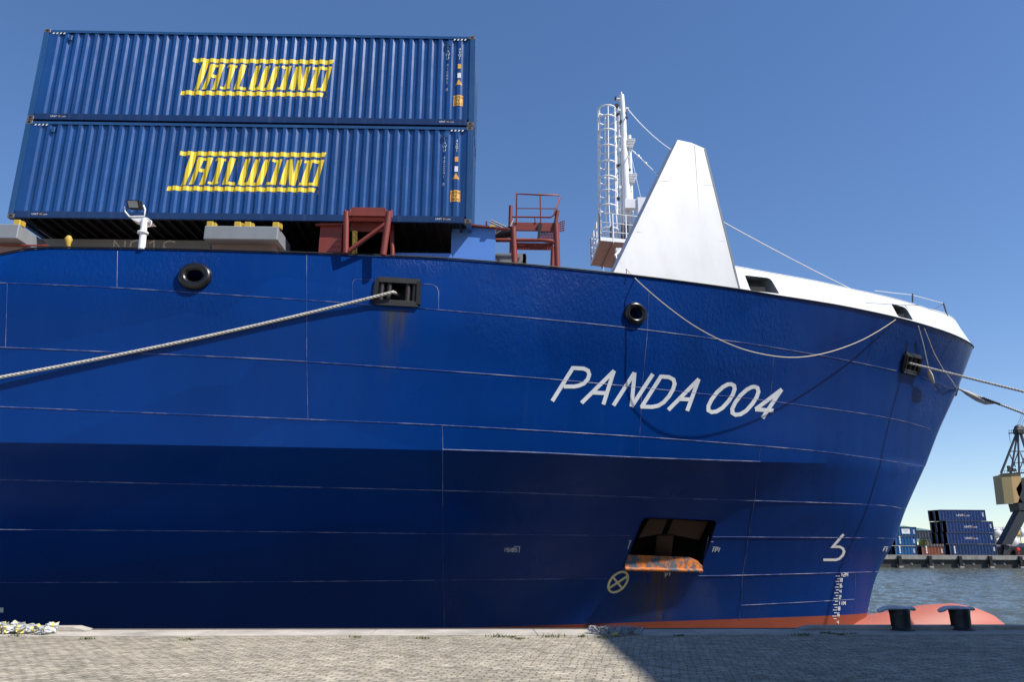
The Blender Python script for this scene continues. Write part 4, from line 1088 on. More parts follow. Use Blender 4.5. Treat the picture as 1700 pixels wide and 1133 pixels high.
def make_container(idtxt):
    root = thing('shipping_container', '', 'container', (0, 0, 0), 'blue containers stacked on the deck'); root['_base'] = (0, 0, 0)
    z0, z1 = 0.20, CH-0.11
    m = MB()
    for side in (0, 1):
        vs = []; fs = []
        for x in BR:
            y = corr(x)+0.02; y = y if side == 0 else CW-y
            vs += [(x, y, z0), (x, y, z1)]
        for i in range(len(BR)-1): fs.append((2*i, 2*i+2, 2*i+3, 2*i+1))
        m.add(vs, fs)
        if side == 0:      # chamfered ribs ends where the recess meets the rail
            vs = []; fs = []
            for x in BR: y = corr(x)+0.02; vs += [(x, 0.02, z1+0.0), (x, y, z1), (x, 0.02, z0), (x, y, z0)]
            for i in range(len(BR)-1): fs += [(4*i, 4*i+4, 4*i+5, 4*i+1), (4*i+2, 4*i+3, 4*i+7, 4*i+6)]
            m.add(vs, fs)
    sp = m.build('side_panel', mt['cblue'], root, fixn=False)
    m = MB()
    for k in range(8):
        y0 = 0.1+k*(CW-0.2)/8; y1 = y0+(CW-0.2)/8
        m.bb((CL-0.07+0.02*(k % 2), y0, 0.2), (CL-0.03-0.01*(k % 2), y1, CH-0.15))
    m.build('door', mt['cblue'], root)
    for yy in (0.35, 0.95, 1.5, 2.1): MB().tube([(CL+0.0, yy, 0.15), (CL+0.0, yy, CH-0.1)], 0.018, 6).build('locking_bar', mt['cframe'], root)
    m = MB(); m.bb((0.04, 0.1, 0.2), (0.09, CW-0.1, CH-0.12)); m.build('end_panel', mt['cblue'], root)
    m = MB(); m.bb((0.1, 0.06, CH-0.09), (CL-0.1, CW-0.06, CH-0.04)); m.build('roof', mt['cblue'], root)
    m = MB()
    for x0, x1 in ((0.0, 0.15), (CL-0.14, CL-0.0)):
        for y0, y1 in ((0.0, 0.12), (CW-0.12, CW)): m.bb((x0+0.004, y0+0.004, 0.118), (x1-0.004, y1, CH-0.118))
        for z_ in (0.05, CH-0.1): m.bb((x0+0.01, 0.12, z_), (x1-0.01, CW-0.12, z_+0.1))
    for y0, y1 in ((0.008, 0.07), (CW-0.07, CW-0.008)): m.bb((0.178, y0, CH-0.11), (CL-0.178, y1, CH-0.03))
    m.build('frame', mt['cframe'], root)
    m = MB()
    for y0, y1 in ((0.012, 0.09), (CW-0.09, CW-0.012)): m.bb((0.178, y0, 0.02), (CL-0.178, y1, 0.20))
    m.build('bottom_rail', mt['crail'], root)
    m = MB(); x = 0.4
    while x < CL-0.3: m.bb((x, 0.09, 0.04), (x+0.05, CW-0.09, 0.16)); x += 0.31
    m.bb((0.18, 0.09, 0.16), (CL-0.18, CW-0.09, 0.19)); m.build('floor_beams', mt['black'], root)
    for x0 in (0, CL-0.178):
        for y0 in (0, CW-0.162):
            for z_ in (0, CH-0.118):
                m = MB(); m.bb((x0, y0, z_), (x0+0.178, y0+0.162, z_+0.118), bev=0.008)
                if y0 == 0: m.bb((x0+0.055, y0-0.002, z_+0.03), (x0+0.125, y0+0.01, z_+0.09), mi=1)
                m.build('corner_casting', [mt['steel'], mt['ink']], root)
    # logo painted over the ribs
    m = MB(); k = 0
    for q in LOGO_PX:
        P = [hY((280+p[0]/5.862, 80+p[1]/5.862), CY0+0.02) for p in q]
        zt0 = CZ0+CH+0.02
        vv, ff = split_corr([(p.x-CX0, p.z-zt0) for p in P], [list(range(len(P)))], 0.004+0.0006*(k % 6)); k += 1
        m.add(vv, ff)
    m.build('logo', mt['logo'], root, fixn=False)
    # vertical identification text, stacked letter over letter
    m = MB()
    xr = CL-0.14
    def vtext(txt, x, ztop, h, w=0.9):
        z = ztop
        for ch in txt:
            if ch != ' ':
                vs, fs = text_polys(ch, h*1.35)
                cx_ = (min(v.x for v in vs)+max(v.x for v in vs))/2
                vv, ff = split_corr([(x+(v.x-cx_)*w, z-h+v.y) for v in vs], fs, 0.006); m.add(vv, ff)
            z -= h*1.16
    def htext(txt, x, z, h, mb, w=1.0, off=0.010):
        vs, fs = text_polys(txt, h*1.35); cx_ = (min(v.x for v in vs)+max(v.x for v in vs))/2
        vv, ff = split_corr([(x+(v.x-cx_)*w, z+v.y) for v in vs], fs, off); mb.add(vv, ff)
    vtext(idtxt, CL-0.77, CH-0.34, 0.098); vtext('45G1', CL-0.43, CH-0.40, 0.085)
    m.build('identification_number', mt['bright'], root, fixn=False)
    def patch(x0, x1, z0_, z1_, mat, name, off=0.006, poly=None):
        mb = MB(); vv, ff = split_corr(poly or [(x0, z0_), (x1, z0_), (x1, z1_), (x0, z1_)], [list(range(len(poly) if poly else 4))], off); mb.add(vv, ff)
        return mb.build(name, mat, root, fixn=False)
    s1 = patch(CL-0.475, CL-0.385, CH-1.08, CH-0.93, mt['orange'], 'square_sticker')
    s2 = patch(CL-0.48, CL-0.385, CH-1.38, CH-1.22, mt['bright'], 'data_plate')
    s3 = patch(0, 0, 0, 0, mt['orange'], 'warning_triangle', poly=[(CL-0.53, CH-1.60), (CL-0.34, CH-1.60), (CL-0.435, CH-1.42)])
    s4 = patch(CL-0.575, CL-0.305, CH-2.26, CH-1.93, mt['orange'], 'caution_sticker')
    mb = MB(); htext('CAUTION', CL-0.44, CH-2.03, 0.07, mb, 0.62); htext("9'6\"", CL-0.44, CH-2.13, 0.07, mb, 0.9); htext('HIGH', CL-0.44, CH-2.23, 0.07, mb, 0.9)
    mb.build('caution_text', mt['ink'], s4, fixn=False)
    mb = MB()
    for x0 in (0.24, CL-0.62):
        for k in range(4):
            xx = x0+k*0.1; mb.add([(xx, 0.004, CH-0.16), (xx+0.045, 0.004, CH-0.16), (xx+0.075, 0.004, CH-0.115), (xx+0.03, 0.004, CH-0.115)], [(0, 1, 2, 3)])
    mb.build('hazard_stripes', mt['bright'], root, fixn=False)
    for x0 in (0.72, CL-0.80): MB().bb((x0, -0.01, CH-0.36), (x0+0.1, 0.03, CH-0.20), bev=0.01).build('vent', mt['cframe'], root)
    mb = MB()
    for x0 in (0.62, CL-0.95):
        for tx, dx, mi, h in (('UNIT', 0, 0, 0.055), ('45', 0.2, 1, 0.055), ('.COM', 0.29, 0, 0.035)):
            vs, fs = text_polys(tx, h*1.35); mb.add([(x0+dx+v.x, 0.008, 0.09+v.y) for v in vs], fs, mi)
    mb.build('owner_text', [mt['bright'], mt['orange']], root, fixn=False)
    return root
cA = make_container('TAWU 415895 0'); cA.location = (CX0, CY0, CZ0+CH+0.02)
cA['label'] = 'upper blue corrugated container of the stack with yellow slanted lettering against the sky'
cB = make_container('TAWU 402241 0'); cB.location = (CX0-0.01, CY0, CZ0)
cB['label'] = 'lower blue corrugated container of the stack resting above the hatch and under its twin'

# ================================================================== ROPES
def twisted(pts, r, mb, strands=3, pitch=0.35, n=6):
    """laid rope: a few strands wound round the path"""
    pts = [Vector(p) for p in pts]; acc = 0; out = [[] for _ in range(strands)]
    seg = []
    for a, b in zip(pts, pts[1:]):
        L = (b-a).length; k = max(1, int(L/(pitch/7)))
        for i in range(k): seg.append(a.lerp(b, i/k))
    seg.append(pts[-1]); up = Vector((0, 0, 1))
    for i, p in enumerate(seg):
        t = (seg[min(i+1, len(seg)-1)]-seg[max(i-1, 0)]).normalized(); x = (up-t*up.dot(t)).normalized(); y = t.cross(x)
        if i: acc += (seg[i]-seg[i-1]).length
        for s_ in range(strands):
            a = 2*math.pi*(acc/pitch+s_/strands); out[s_].append(p+(x*math.cos(a)+y*math.sin(a))*r*0.5)
    for o in out: mb.tube(o, r*0.58, n)
def meet(p, px, y, z):
    """x on the line (y,z fixed) such that segment p->(x,y,z) crosses the ray of px"""
    o = Vector(CAM); nrm = (p-o).cross(Vector(ray(px))); # plane through camera
    return Vector(((nrm.dot(o)-nrm.y*y-nrm.z*z)/nrm.x, y, z))
# aft spring line
p0 = hpt((655, 487))-f1[1]*0.25; 
near = hY((0, 627), onhull(hY((0, 627), 16.8))[0].y-0.13)
dirv = (near-p0); far_ = p0+dirv*2.2
m = MB(); start = [hpt((667, 480))-f1[1]*0.6, hpt((660, 483))-f1[1]*0.25]
s_pt = hpt((652, 489))+f1[1]*0.17
mid_px = (330, 552); 
path = start+[s_pt]
for k in range(1, 15):
    f = k/14.0; q = s_pt.lerp(near, f)-Vector((0, 0, 0.10*4*f*(1-f))); path.append(q)
path.append(near+(near-s_pt)*0.5+Vector((0, 0, -0.1)))
twisted(path, 0.041, m, 3, 0.28)
tag(m.build('mooring_rope', mt['rope'], fixn=False, base=s_pt), 'thick white laid mooring rope running left from the black box fairlead', 'rope')
# forward lines
p0 = hpt((1508, 603))+f2[1]*0.03
end = meet(p0, (1700, 651), 15.6, 0.45)
m = MB(); twisted([p0-f2[1]*0.3, p0]+catenary(p0, end, 0.0, 20)[1:], 0.04, m, 3, 0.28)
tag(m.build('mooring_rope', mt['rope'], fixn=False, base=p0), 'upper mooring rope leaving the small bow fairlead towards the right edge', 'rope')
p0 = Vector((17.75, 28.05, 7.5)); p0 = hY((1589, 645), 28.3)
end = meet(p0, (1700, 687), 15.7, 0.45)
m = MB(); twisted(catenary(p0, end, 0.0, 20), 0.042, m, 3, 0.28)
r2 = tag(m.build('mooring_rope', mt['rope'], fixn=False, base=p0), 'lower mooring rope coming round the stem with a white chafe sleeve', 'rope')
d = (end-p0).normalized(); m = MB()
m.tube([p0+d*0.15, p0+d*0.5-Vector((0, 0, 0.05)), p0+d*0.9-Vector((0, 0, 0.1)), p0+d*1.3-Vector((0, 0, 0.14)), p0+d*1.7-Vector((0, 0, 0.05))], [0.03, 0.09, 0.12, 0.09, 0.02], 8); m.build('chafe_sleeve', mt['rope'], r2)
m = MB(); m.tube([p0+d*1.2, p0+d*2.0], 0.044, 8); m.build('splice', mt['black'], r2)
MB().bar(hY((1591, 632), 28.1), hY((1585, 657), 28.1), 0.12, 0.1).build('stem_fairlead', mt['black'], ship)
# loop of heaving line
loop_px = [(1030, 437), (1060, 468), (1100, 503), (1150, 540), (1200, 567), (1250, 585), (1310, 594), (1365, 588), (1420, 570), (1460, 549), (1487, 531)]
LP = []
lA = Dpt(18.38-4.0, 0.1, 0, 0.1); lB = Dpt(18.38-13.3, 0.1, 0, 0.06)
_lp = smooth_px(loop_px, 12)
for i_, px in enumerate(_lp):
    # hangs in the vertical plane between its two ends, pushed off by the rounded plating
    n_ = Vector((lB.y-lA.y, -(lB.x-lA.x), 0)).normalized(); f_ = i_/(len(_lp)-1.0)
    hloc = BVH.ray_cast(Vector(CAM), Vector(ray(px)).normalized())[0]
    if hloc is None or px[0] < 1050: q = hY(px, 20.05+0.28*max(0, px[0]-1030)/20.0)
    else: q = hloc-Vector(ray(px)).normalized()*(0.04+1.3*math.sin(math.pi*f_)**1.1)
    LP.append(q)
m = MB(); m.tube(LP, 0.015, 6); m.tube([hY((1028, 432), 20.3), LP[0]], 0.015, 6)
tag(m.build('heaving_line', mt['twine'], fixn=False, base=LP[0]), 'thin tan line hanging in a wide loop over the bow plating', 'rope')
m = MB(); m.tube([hY((1032, 437), 20.2), hY((1048, 456), 19.95)], 0.012, 5)
tag(m.build('tow_line', mt['twine'], fixn=False, base=hY((1048, 456), 19.95)), 'short thin line at the foot of the white fin beside the long loop', 'rope')
# hanging line with bag
m = MB(); q = [hpt((1520, 541), 0.1), hpt((1526, 570), 0.15), hpt((1533, 612), 0.2)]; m.tube(q, 0.016, 5)
hl = tag(m.build('hanging_line', mt['rope'], fixn=False, base=q[0]), 'short white line hanging beside the small bow fairlead ending in a limp bag', 'rope')
q = [hpt((1532, 610), 0.2), hpt((1534, 620), 0.22), hpt((1538, 628), 0.2), hpt((1541, 635), 0.2)]; MB().tube(q, [0.03, 0.09, 0.07, 0.03], 8).build('bag', mt['rope'], hl)
m = MB(); q = [hpt((1531, 545), 0.08), hpt((1545, 585), 0.12), hpt((1560, 612), 0.12), hpt((1574, 632), 0.15), hY((1588, 646), 27.8)]; m.tube(q, 0.013, 5)
tag(m.build('guide_line', mt['twine'], fixn=False, base=q[0]), 'thin pale guide line drooping from bulwark to the stem', 'rope')

# ================================================================== QUAY THINGS
def bollard(px, label):
    p = hZ(px, 0.0); root = thing('bollard', label, 'bollard', (p.x, p.y, 0.0), 'bollards at the quay edge')
    m = MB(); m.lathe([(0.0, 0.0), (0.24, 0.0), (0.24, 0.02), (0.195, 0.035), (0.18, 0.1), (0.185, 0.3), (0.20, 0.40), (0.17, 0.42), (0.0, 0.43)], p, 28); m.build('post', mt['bollard'], root)
    # horned cap: flattened loft from side to side with drooping ends
    secs = [(-0.43, 0.03, 0.015, 0.385), (-0.41, 0.07, 0.035, 0.385), (-0.35, 0.11, 0.042, 0.40), (-0.27, 0.11, 0.036, 0.43), (-0.18, 0.15, 0.036, 0.435), (-0.05, 0.2, 0.04, 0.43), (0.08, 0.21, 0.042, 0.42), (0.17, 0.17, 0.045, 0.405), (0.22, 0.1, 0.035, 0.405), (0.27, 0.09, 0.035, 0.41), (0.34, 0.1, 0.042, 0.40), (0.38, 0.06, 0.03, 0.39), (0.395, 0.02, 0.01, 0.385)]
    vs = []; fs = []; n = 14
    for x, ry, rz, zc in secs:
        for k in range(n): a = 2*math.pi*k/n; vs.append((p.x+x*1.16-0.035, p.y+ry*math.cos(a)+x*0.5, zc+rz*math.sin(a)))
    for i in range(len(secs)-1):
        for k in range(n): fs.append((i*n+k, i*n+(k+1) % n, (i+1)*n+(k+1) % n, (i+1)*n+k))
    fs += [list(range(n)), [(len(secs)-1)*n+i for i in range(n)]]
    m = MB(); m.add(vs, fs, 0, True); m.build('horned_cap', mt['bollardcap'], root)
    return root
mt['bollard'] = paint('bollard_black', (0.012, 0.012, 0.013), 0.5, 0.4, (0.05, 0.04, 0.035), 10, bump=0.4)
mt['bollardcap'] = paint('worn_cap_steel', (0.58, 0.60, 0.63), 0.5, 0.4, (0.05, 0.045, 0.04), 9, bump=0.3)
bollard((1497, 1048.5), 'black mooring bollard with worn horned cap, in front of the middle of the red bulb')
bollard((1597, 1048), 'black mooring bollard with worn horned cap, nearest the right edge of the photo')

# litter piles
ORD = ['first', 'second', 'third', 'fourth', 'fifth', 'sixth', 'seventh', 'eighth', 'ninth', 'tenth']
mt['litterwhite'] = paint('crumpled_white', (0.50, 0.52, 0.53), 0.4, 0.5, (0.2, 0.2, 0.2), 14, vert=False)
mt['litteryellow'] = paint('crumpled_yellow', (0.72, 0.6, 0.10), 0.45, 0.2, (0.4, 0.3, 0.1), 14, vert=False)
mt['littergrey'] = paint('crumpled_grey', (0.34, 0.36, 0.38), 0.5, 0.4, (0.1, 0.1, 0.1), 14, vert=False)
def crumple(p, sx, sy, sz, mats, seed):
    r = random.Random(seed); bm = bmesh.new(); bmesh.ops.create_cube(bm, size=1.0)
    bmesh.ops.subdivide_edges(bm, edges=bm.edges[:], cuts=3, use_grid_fill=True)
    R = Matrix.Rotation(r.uniform(-0.6, 0.6), 3, 'Y') @ Matrix.Rotation(r.uniform(0, 3), 3, 'Z')
    for v in bm.verts:
        q = Vector((v.co.x*sx, v.co.y*sy, v.co.z*sz)); q = q*(1+r.uniform(-0.28, 0.28)); v.co = R @ q
    lo = min(v.co.z for v in bm.verts); bm.verts.index_update()
    mb = MB(); mb.v = [tuple(Vector((v.co.x+p[0], v.co.y+p[1], v.co.z-lo+p[2]))) for v in bm.verts]
    cut_ = r.uniform(-0.2, 0.3)*sx
    for f in bm.faces:
        mb.f.append([v.index for v in f.verts]); mb.mi.append(1 if (f.calc_center_median().x > cut_ and f.calc_center_median().x < cut_+sx*0.16) else 0); mb.sm.append(False)
    bm.free(); return mb.build('packaging', mats, None, base=p)
pcs = [(3, 1052), (14, 1053), (24, 1051), (33, 1053), (45, 1052), (53, 1051), (64, 1053), (73, 1054), (84, 1052)]
for i, px in enumerate(pcs):
    p = hZ(px, 0.02); a = rnd.choice(['litterwhite', 'litterwhite', 'littergrey'])
    o = crumple(p, rnd.uniform(0.13, 0.24), rnd.uniform(0.1, 0.17), rnd.uniform(0.08, 0.15), [mt[a], mt['litteryellow']], 40+i)
    tag(o, 'crumpled pale and yellow packaging, %s from left in the sunlit quay pile' % ORD[i], 'litter', 'packaging dumped on the sunlit quay edge')
pcs = [(987, 1052), (997, 1053), (1004, 1054), (1014, 1052), (1021, 1056), (1029, 1051), (1038, 1054), (1047, 1053), (1056, 1054)]
for i, px in enumerate(pcs):
    p = hZ(px, 0.02); r = random.Random(100+i); m = MB()
    for k in range(5):   # bent strapping strips
        a0 = r.uniform(0, 6.28); R_ = r.uniform(0.05, 0.1); q = []
        for t_ in range(7):
            a = a0+t_*0.55; q.append(Vector((p.x+R_*math.cos(a)*1.4+r.uniform(-0.02, 0.02), p.y+R_*math.sin(a), 0.035+abs(math.sin(a*0.9+k))*0.11)))
        for u_, v_ in zip(q, q[1:]): m.bar(u_, v_, 0.025, 0.006)
    m.box((p.x, p.y, 0.05), (r.uniform(0.06, 0.14), 0.07, r.uniform(0.04, 0.09)), Matrix.Rotation(r.uniform(-0.6, 0.6), 3, 'Y'), 1 if i == 4 else 0, 0.01)
    o = m.build('packaging', [mt['littergrey'], mt['litteryellow']], None, base=p)
    tag(o, 'tangled grey packaging strips, %s from left in the shaded quay pile' % ORD[i], 'litter', 'packaging strips dumped at the shadow edge')
# weeds
t = NT('weed_green'); t.set(Base_Color=t.mix(t.noise(t.coord(), 8, 3), (0.05, 0.08, 0.015), (0.14, 0.15, 0.04)), Roughness=0.7); mt['weed'] = t.m
wp = [(142, 1063), (28, 1058), (825, 1059), (850, 1060), (862, 1063), (918, 1059), (965, 1059), (1128, 1058), (1332, 1057), (1370, 1054), (1382, 1055), (1395, 1056), (1412, 1055), (1000, 1061), (312, 1064), (590, 1060), (700, 1062)]
names = ['beside the left edge', 'below the litter pile at left', 'left of centre in sunlight', 'beside the last tuft', 'nearest the camera by the kerb', 'midway to the shadow', 'just before the shaded litter', 'right of the shaded litter',
         'under the red band', 'among four, leftmost', 'among four, second', 'among four, third', 'among four, rightmost', 'under the shaded litter', 'small one below the dark blue plating', 'small one left of the long weld', 'small one under the long vertical weld']
for i, px in enumerate(wp):
    p = hZ(px, 0.0); r = random.Random(i+5); m = MB(); big = 1.0 if i in (2, 5, 8, 10) else 0.6
    for k in range(34):
        a = r.uniform(0, 6.28); L = r.uniform(0.04, 0.10)*big; b = Vector((p.x+r.gauss(0, 0.10)*big, p.y+r.gauss(0, 0.04), 0.008)); tip = b+Vector((math.cos(a)*L*0.7, math.sin(a)*L*0.7, L*0.8)); sd = Vector((-math.sin(a), math.cos(a), 0))*0.012
        m.add([b-sd, b+sd, tip], [(0, 1, 2)])
    tag(m.build('weed', mt['weed'], None, fixn=False, base=p), 'low green weed tuft in the paving, %s' % names[i], 'weed', 'weeds along the quay edge')

# ================================================================== FAR QUAY
def fx(px, y): return hY((px, 915), y).x
# fender piles and drain openings
m0 = None; k = 0
for px in range(1286, 1760, 50):
    x = fx(px+11-6, FY); lbl = 'black timber fender pile on the far quay wall, %s' % ('%s from the ship stem' % ORD[(px-1436)//50] if px >= 1436 else 'hidden behind the bow')
    if px < 1436: continue
    m = MB(); m.bb((x-0.45, FY-0.5, -2.9), (x+0.45, FY, 0.0), bev=0.08); m.bb((x-0.55, FY-0.55, -3.4), (x+0.6, FY-0.0, -2.55), 1, bev=0.05)
    tag(m.build('fender_pile', [mt['black'], mt['conc']], None, base=(x, FY, -3)), lbl, 'fender', 'fender piles along the far quay wall'); 
m = MB()
for i in range(-6, 26):
    x = fx(1443, FY)+i*2.6
    if i % 3 == 2: continue
    m.lathe([(0.0, 0), (0.38, 0), (0.38, -0.25), (0.3, -0.3)], (x, FY+0.4, -2.0), 10, axis=(0, -1, 0))
o = m.build('pipe_outlet', mt['conc'], None); tag(o, 'row of round pale outlets low in the far quay wall between the piles', 'outlet'); o['kind'] = 'structure'

def far_container(name, label, x, y, z, L, H, mat, facing='side', logo=None, col_text=True, grp='containers stacked on the far quay'):
    """far container; facing 'side' shows its long side, 'end' its short end"""
    root = thing(name, label, 'container', (x, y, z), grp); Wd = 2.44
    dx, dy = (L, Wd) if facing == 'side' else (Wd, L)
    m = MB(); n = int(dx/0.42)
    vs = []; fs = []
    for i in range(n+1):
        xx = x+0.12+(dx-0.24)*i/n; yy = y+0.03+(0.10 if i % 2 else 0.0); vs += [(xx, yy, z+0.15), (xx, yy, z+H-0.12)]
    for i in range(n): fs.append((2*i, 2*i+2, 2*i+3, 2*i+1))
    m.add(vs, fs)
    m.bb((x+0.08, y+0.16, z+0.05), (x+dx-0.08, y+dy-0.08, z+H-0.06))
    for k_ in range(4): m.bb((x+0.03, y+0.3+k_*0.5, z+0.2), (x+0.08, y+0.62+k_*0.5, z+H-0.25)); m.build('body', mat, root, fixn=False)
    m = MB()
    for a in (x, x+dx-0.14):
        for b in (y, y+dy-0.14): m.bb((a, b, z), (a+0.14, b+0.14, z+H-0.02))
    for b in (y, y+dy-0.12):
        for zz in (z, z+H-0.14): m.bb((x+0.14, b, zz), (x+dx-0.14, b+0.12, zz+0.12))
    m.build('frame', mt['fardark'], root)
    if logo:
        m = MB(); cx_ = x+dx*0.5; h = 0.62
        if logo == 'panel':
            m.bb((cx_-1.1, y-0.02, z+0.6), (cx_+1.0, y+0.02, z+H-0.5), 0)
            vs_, fs_ = text_polys('CARGO', 0.6); vs_ = None
            m.bb((cx_-0.7, y-0.03, z+1.4), (cx_+0.6, y-0.021, z+1.55), 2); m.bb((cx_-0.5, y-0.03, z+1.0), (cx_+0.4, y-0.021, z+1.1), 2)
        elif logo == 'unit':
            for tx, ddx, mi, hh in (('UNIT', -1.55, 0, 0.75), ('45', -0.1, 1, 0.75), ('.COM', 0.75, 0, 0.45)):
                vs_, fs_ = text_polys(tx, hh); m.add([(cx_+ddx+v.x, y-0.01, z+H*0.5-0.25+v.y) for v in vs_], fs_, mi)
        elif logo == 'vert':
            for i in range(5): m.bb((x+1.1, y-0.01, z+0.5+i*0.38), (x+1.45, y+0.01, z+0.78+i*0.38), 0)
        for i in range(4): m.bb((x+dx-0.95, y-0.01, z+H-0.9-i*0.26), (x+dx-0.55, y+0.01, z+H-0.76-i*0.26), 0)
        m.build('marking', [mt['bright'], mt['orange'], mt['grey']], root, fixn=False)
    return root
mt['fardark'] = paint('far_frame_dark', (0.035, 0.05, 0.10), 0.6, 0.3, (0.06, 0.04, 0.03), 1.0)
mt['farnavy'] = paint('far_navy', (0.035, 0.085, 0.29), 0.5, 0.3, (0.05, 0.05, 0.06), 0.6)
mt['farnavy2'] = paint('far_navy_deep', (0.03, 0.075, 0.21), 0.5, 0.3, (0.05, 0.05, 0.06), 0.6)
mt['farblue'] = paint('far_blue', (0.03, 0.17, 0.45), 0.5, 0.2, (0.05, 0.08, 0.12), 0.6)
mt['farrust'] = paint('far_rust_red', (0.42, 0.13, 0.075), 0.6, 0.3, (0.2, 0.08, 0.05), 0.6)
mt['farbrown'] = paint('far_dark_brown', (0.05, 0.022, 0.022), 0.6, 0.3, (0.03, 0.02, 0.02), 0.6)
mt['fargrey'] = paint('far_grey_blue', (0.14, 0.16, 0.20), 0.6, 0.3, (0.05, 0.05, 0.05), 0.6)
KY = 197.0
def kx(px, y=KY, row=915): return hY((px, row), y).x
hz = lambda n: 2.9*n*0.955
H4 = 2.86
STACK = [(0, 1577, 0, 'farnavy2', 'vert', 'bottom long navy container of the tall far stack, with vertical white lettering'),
 (1, 1573, 0, 'farnavy', 'unit', 'second from the bottom long navy container in the tall far stack'),
 (2, 1572, 0, 'farnavy', 'unit', 'third from the bottom long navy container in the tall far stack'),
 (3, 1559.5, 0, 'farnavy', 'unit', 'topmost long navy container of the tall far stack, set further left'),
 (1, 1573, 1, 'fargrey', None, 'lower grey container end in the middle row of the tall far stack'),
 (2, 1572, 1, 'fargrey', None, 'upper grey container end in the middle row of the tall far stack'),
 (1, 1573, 2, 'farnavy2', None, 'lower navy container end in the rear row of the tall far stack'),
 (2, 1572, 2, 'farnavy2', None, 'upper navy container end in the rear row of the tall far stack'),
 (3, 1559.5, 1, 'farbrown', None, 'dark brown container end at the very top left of the tall far stack')]
for lv, px, row, mat, lg, lb_ in STACK:
    far_container('shipping_container', lb_, kx(px, KY, (914, 896, 878, 860)[lv]), KY+2.62*row, lv*H4, 12.19, H4-0.03, mt[mat], 'side', lg)
H2 = 2.35
for i in range(3):
    far_container('shipping_container', '%s bright blue short container of the left far stack beside the stem' % ('bottom', 'middle', 'top')[i], kx(1486, KY, (914, 898, 883)[i]), KY, i*H2, 5.6, H2-0.04, mt['farblue'], 'side', 'panel' if i == 2 else 'vert')
far_container('shipping_container', 'short rust red container alone between the far stacks', kx(1530), KY-0.1, 0, 5.9, 2.3, mt['farrust'], 'side', 'vert')
far_container('shipping_container', 'dark brown container end between the blue stack and the rust red one', kx(1522.5), KY+1, 0, 6, 2.3, mt['farbrown'], 'end')
far_container('shipping_container', 'dark navy container end half hidden behind the stem of the ship', kx(1470), KY+2, 0, 12, 5.0, mt['fardark'], 'end')
# clutter behind: shed with green roof, low grey containers, sand pile
m = MB(); yy = 330.0
pz = lambda px, y, d: hY((px, y), d)
a = pz(1490, 874, yy); b = pz(1575, 886, yy)
m.prism([pz(1470, 900, yy), pz(1470, 876, yy), pz(1500, 873.5, yy), pz(1560, 883, yy), pz(1560, 900, yy)], (0, 40, 0))
tag(m.build('warehouse', paint('green_roof', (0.16, 0.30, 0.29), 0.6, 0.1), None, base=pz(1500, 912, yy)), 'pale green sloping warehouse roof behind the far containers', 'building')
far_container('shipping_container', 'upper grey container behind the rust red one on the far quay', kx(1524, 215), 215, 4.3, 6, 2.3, mt['fargrey'], 'side', None)
far_container('shipping_container', 'lighter grey container right of it behind the rust red one', kx(1537, 216), 216, 4.2, 6, 2.4, mt['fargrey'], 'side', None)
far_container('shipping_container', 'grey green container low behind the rust red one on the far quay', kx(1536, 214), 214, 1.8, 6, 2.3, mt['conc'], 'side', None)
m = MB(); c0 = hY((1531.5, 899), 206); m.tube([c0+Vector((-0.6, 0, -2)), c0+Vector((-0.2, 0, -0.6)), c0+Vector((0.2, 0, 0.5))], [0.5, 0.9, 0.4], 10); m.box(c0+Vector((0, 0, 0)), (1.1, 1.2, 0.9), None, 0, 0.2)
m.box(c0+Vector((-0.3, 0.6, -2.4)), (2.4, 2.0, 2.8), None, 1, 0.3)
tag(m.build('excavator', [mt['yellow'], mt['darkgrey']], None, base=(c0.x, 200, 0)), 'small yellow machine glimpsed between the two far container stacks', 'machine')
# far low ground cover strip / sheds behind right
m = MB(); m.bb((kx(1655, 230), 230, 0), (kx(1655, 230)+120, 236, 3.4)); tag(m.build('low_shed', mt['fardark'], None, base=(kx(1655, 230), 230, 0)), 'long dark low shed behind the crane leg on the far quay', 'building')
# tank ends
tk = [(1657, 885, 1.0), (1658, 898, 0.8), (1672, 884, 0.9), (1685, 898.5, 1.05), (1688, 886, 0.8), (1697, 884, 0.9), (1664, 903, 0.6)]
for i, (px, py, s_) in enumerate(tk):
    y = 212+2*i; c0 = hY((px, py), y); R_ = 0.62*s_*y/100*1.0
    root = thing('tank_container', 'white round tank end by the crane leg, %s of the far tanks from left' % ORD[i], 'tank', (c0.x, y, 0), 'tanks stored on the far quay')
    m = MB(); m.lathe([(0.0, 0.35), (R_*0.6, 0.25), (R_*0.95, 0.0), (R_, -0.3), (R_, -6)], c0, 20, axis=(0, -1, 0)); m.build('tank', mt['bright'] if i != 4 else mt['yellow'], root, fixn=False)
    m = MB()
    for sx in (-1, 1): m.bb((c0.x+sx*R_*1.02-0.06, y-0.4, c0.z-R_-0.1), (c0.x+sx*R_*1.02+0.06, y-0.25, c0.z+R_+0.1)); 
    for sz in (-1, 1): m.bb((c0.x-R_, y-0.4, c0.z+sz*(R_+0.05)-0.05), (c0.x+R_, y-0.25, c0.z+sz*(R_+0.05)+0.05))
    m.build('frame', mt['fardark'], root)
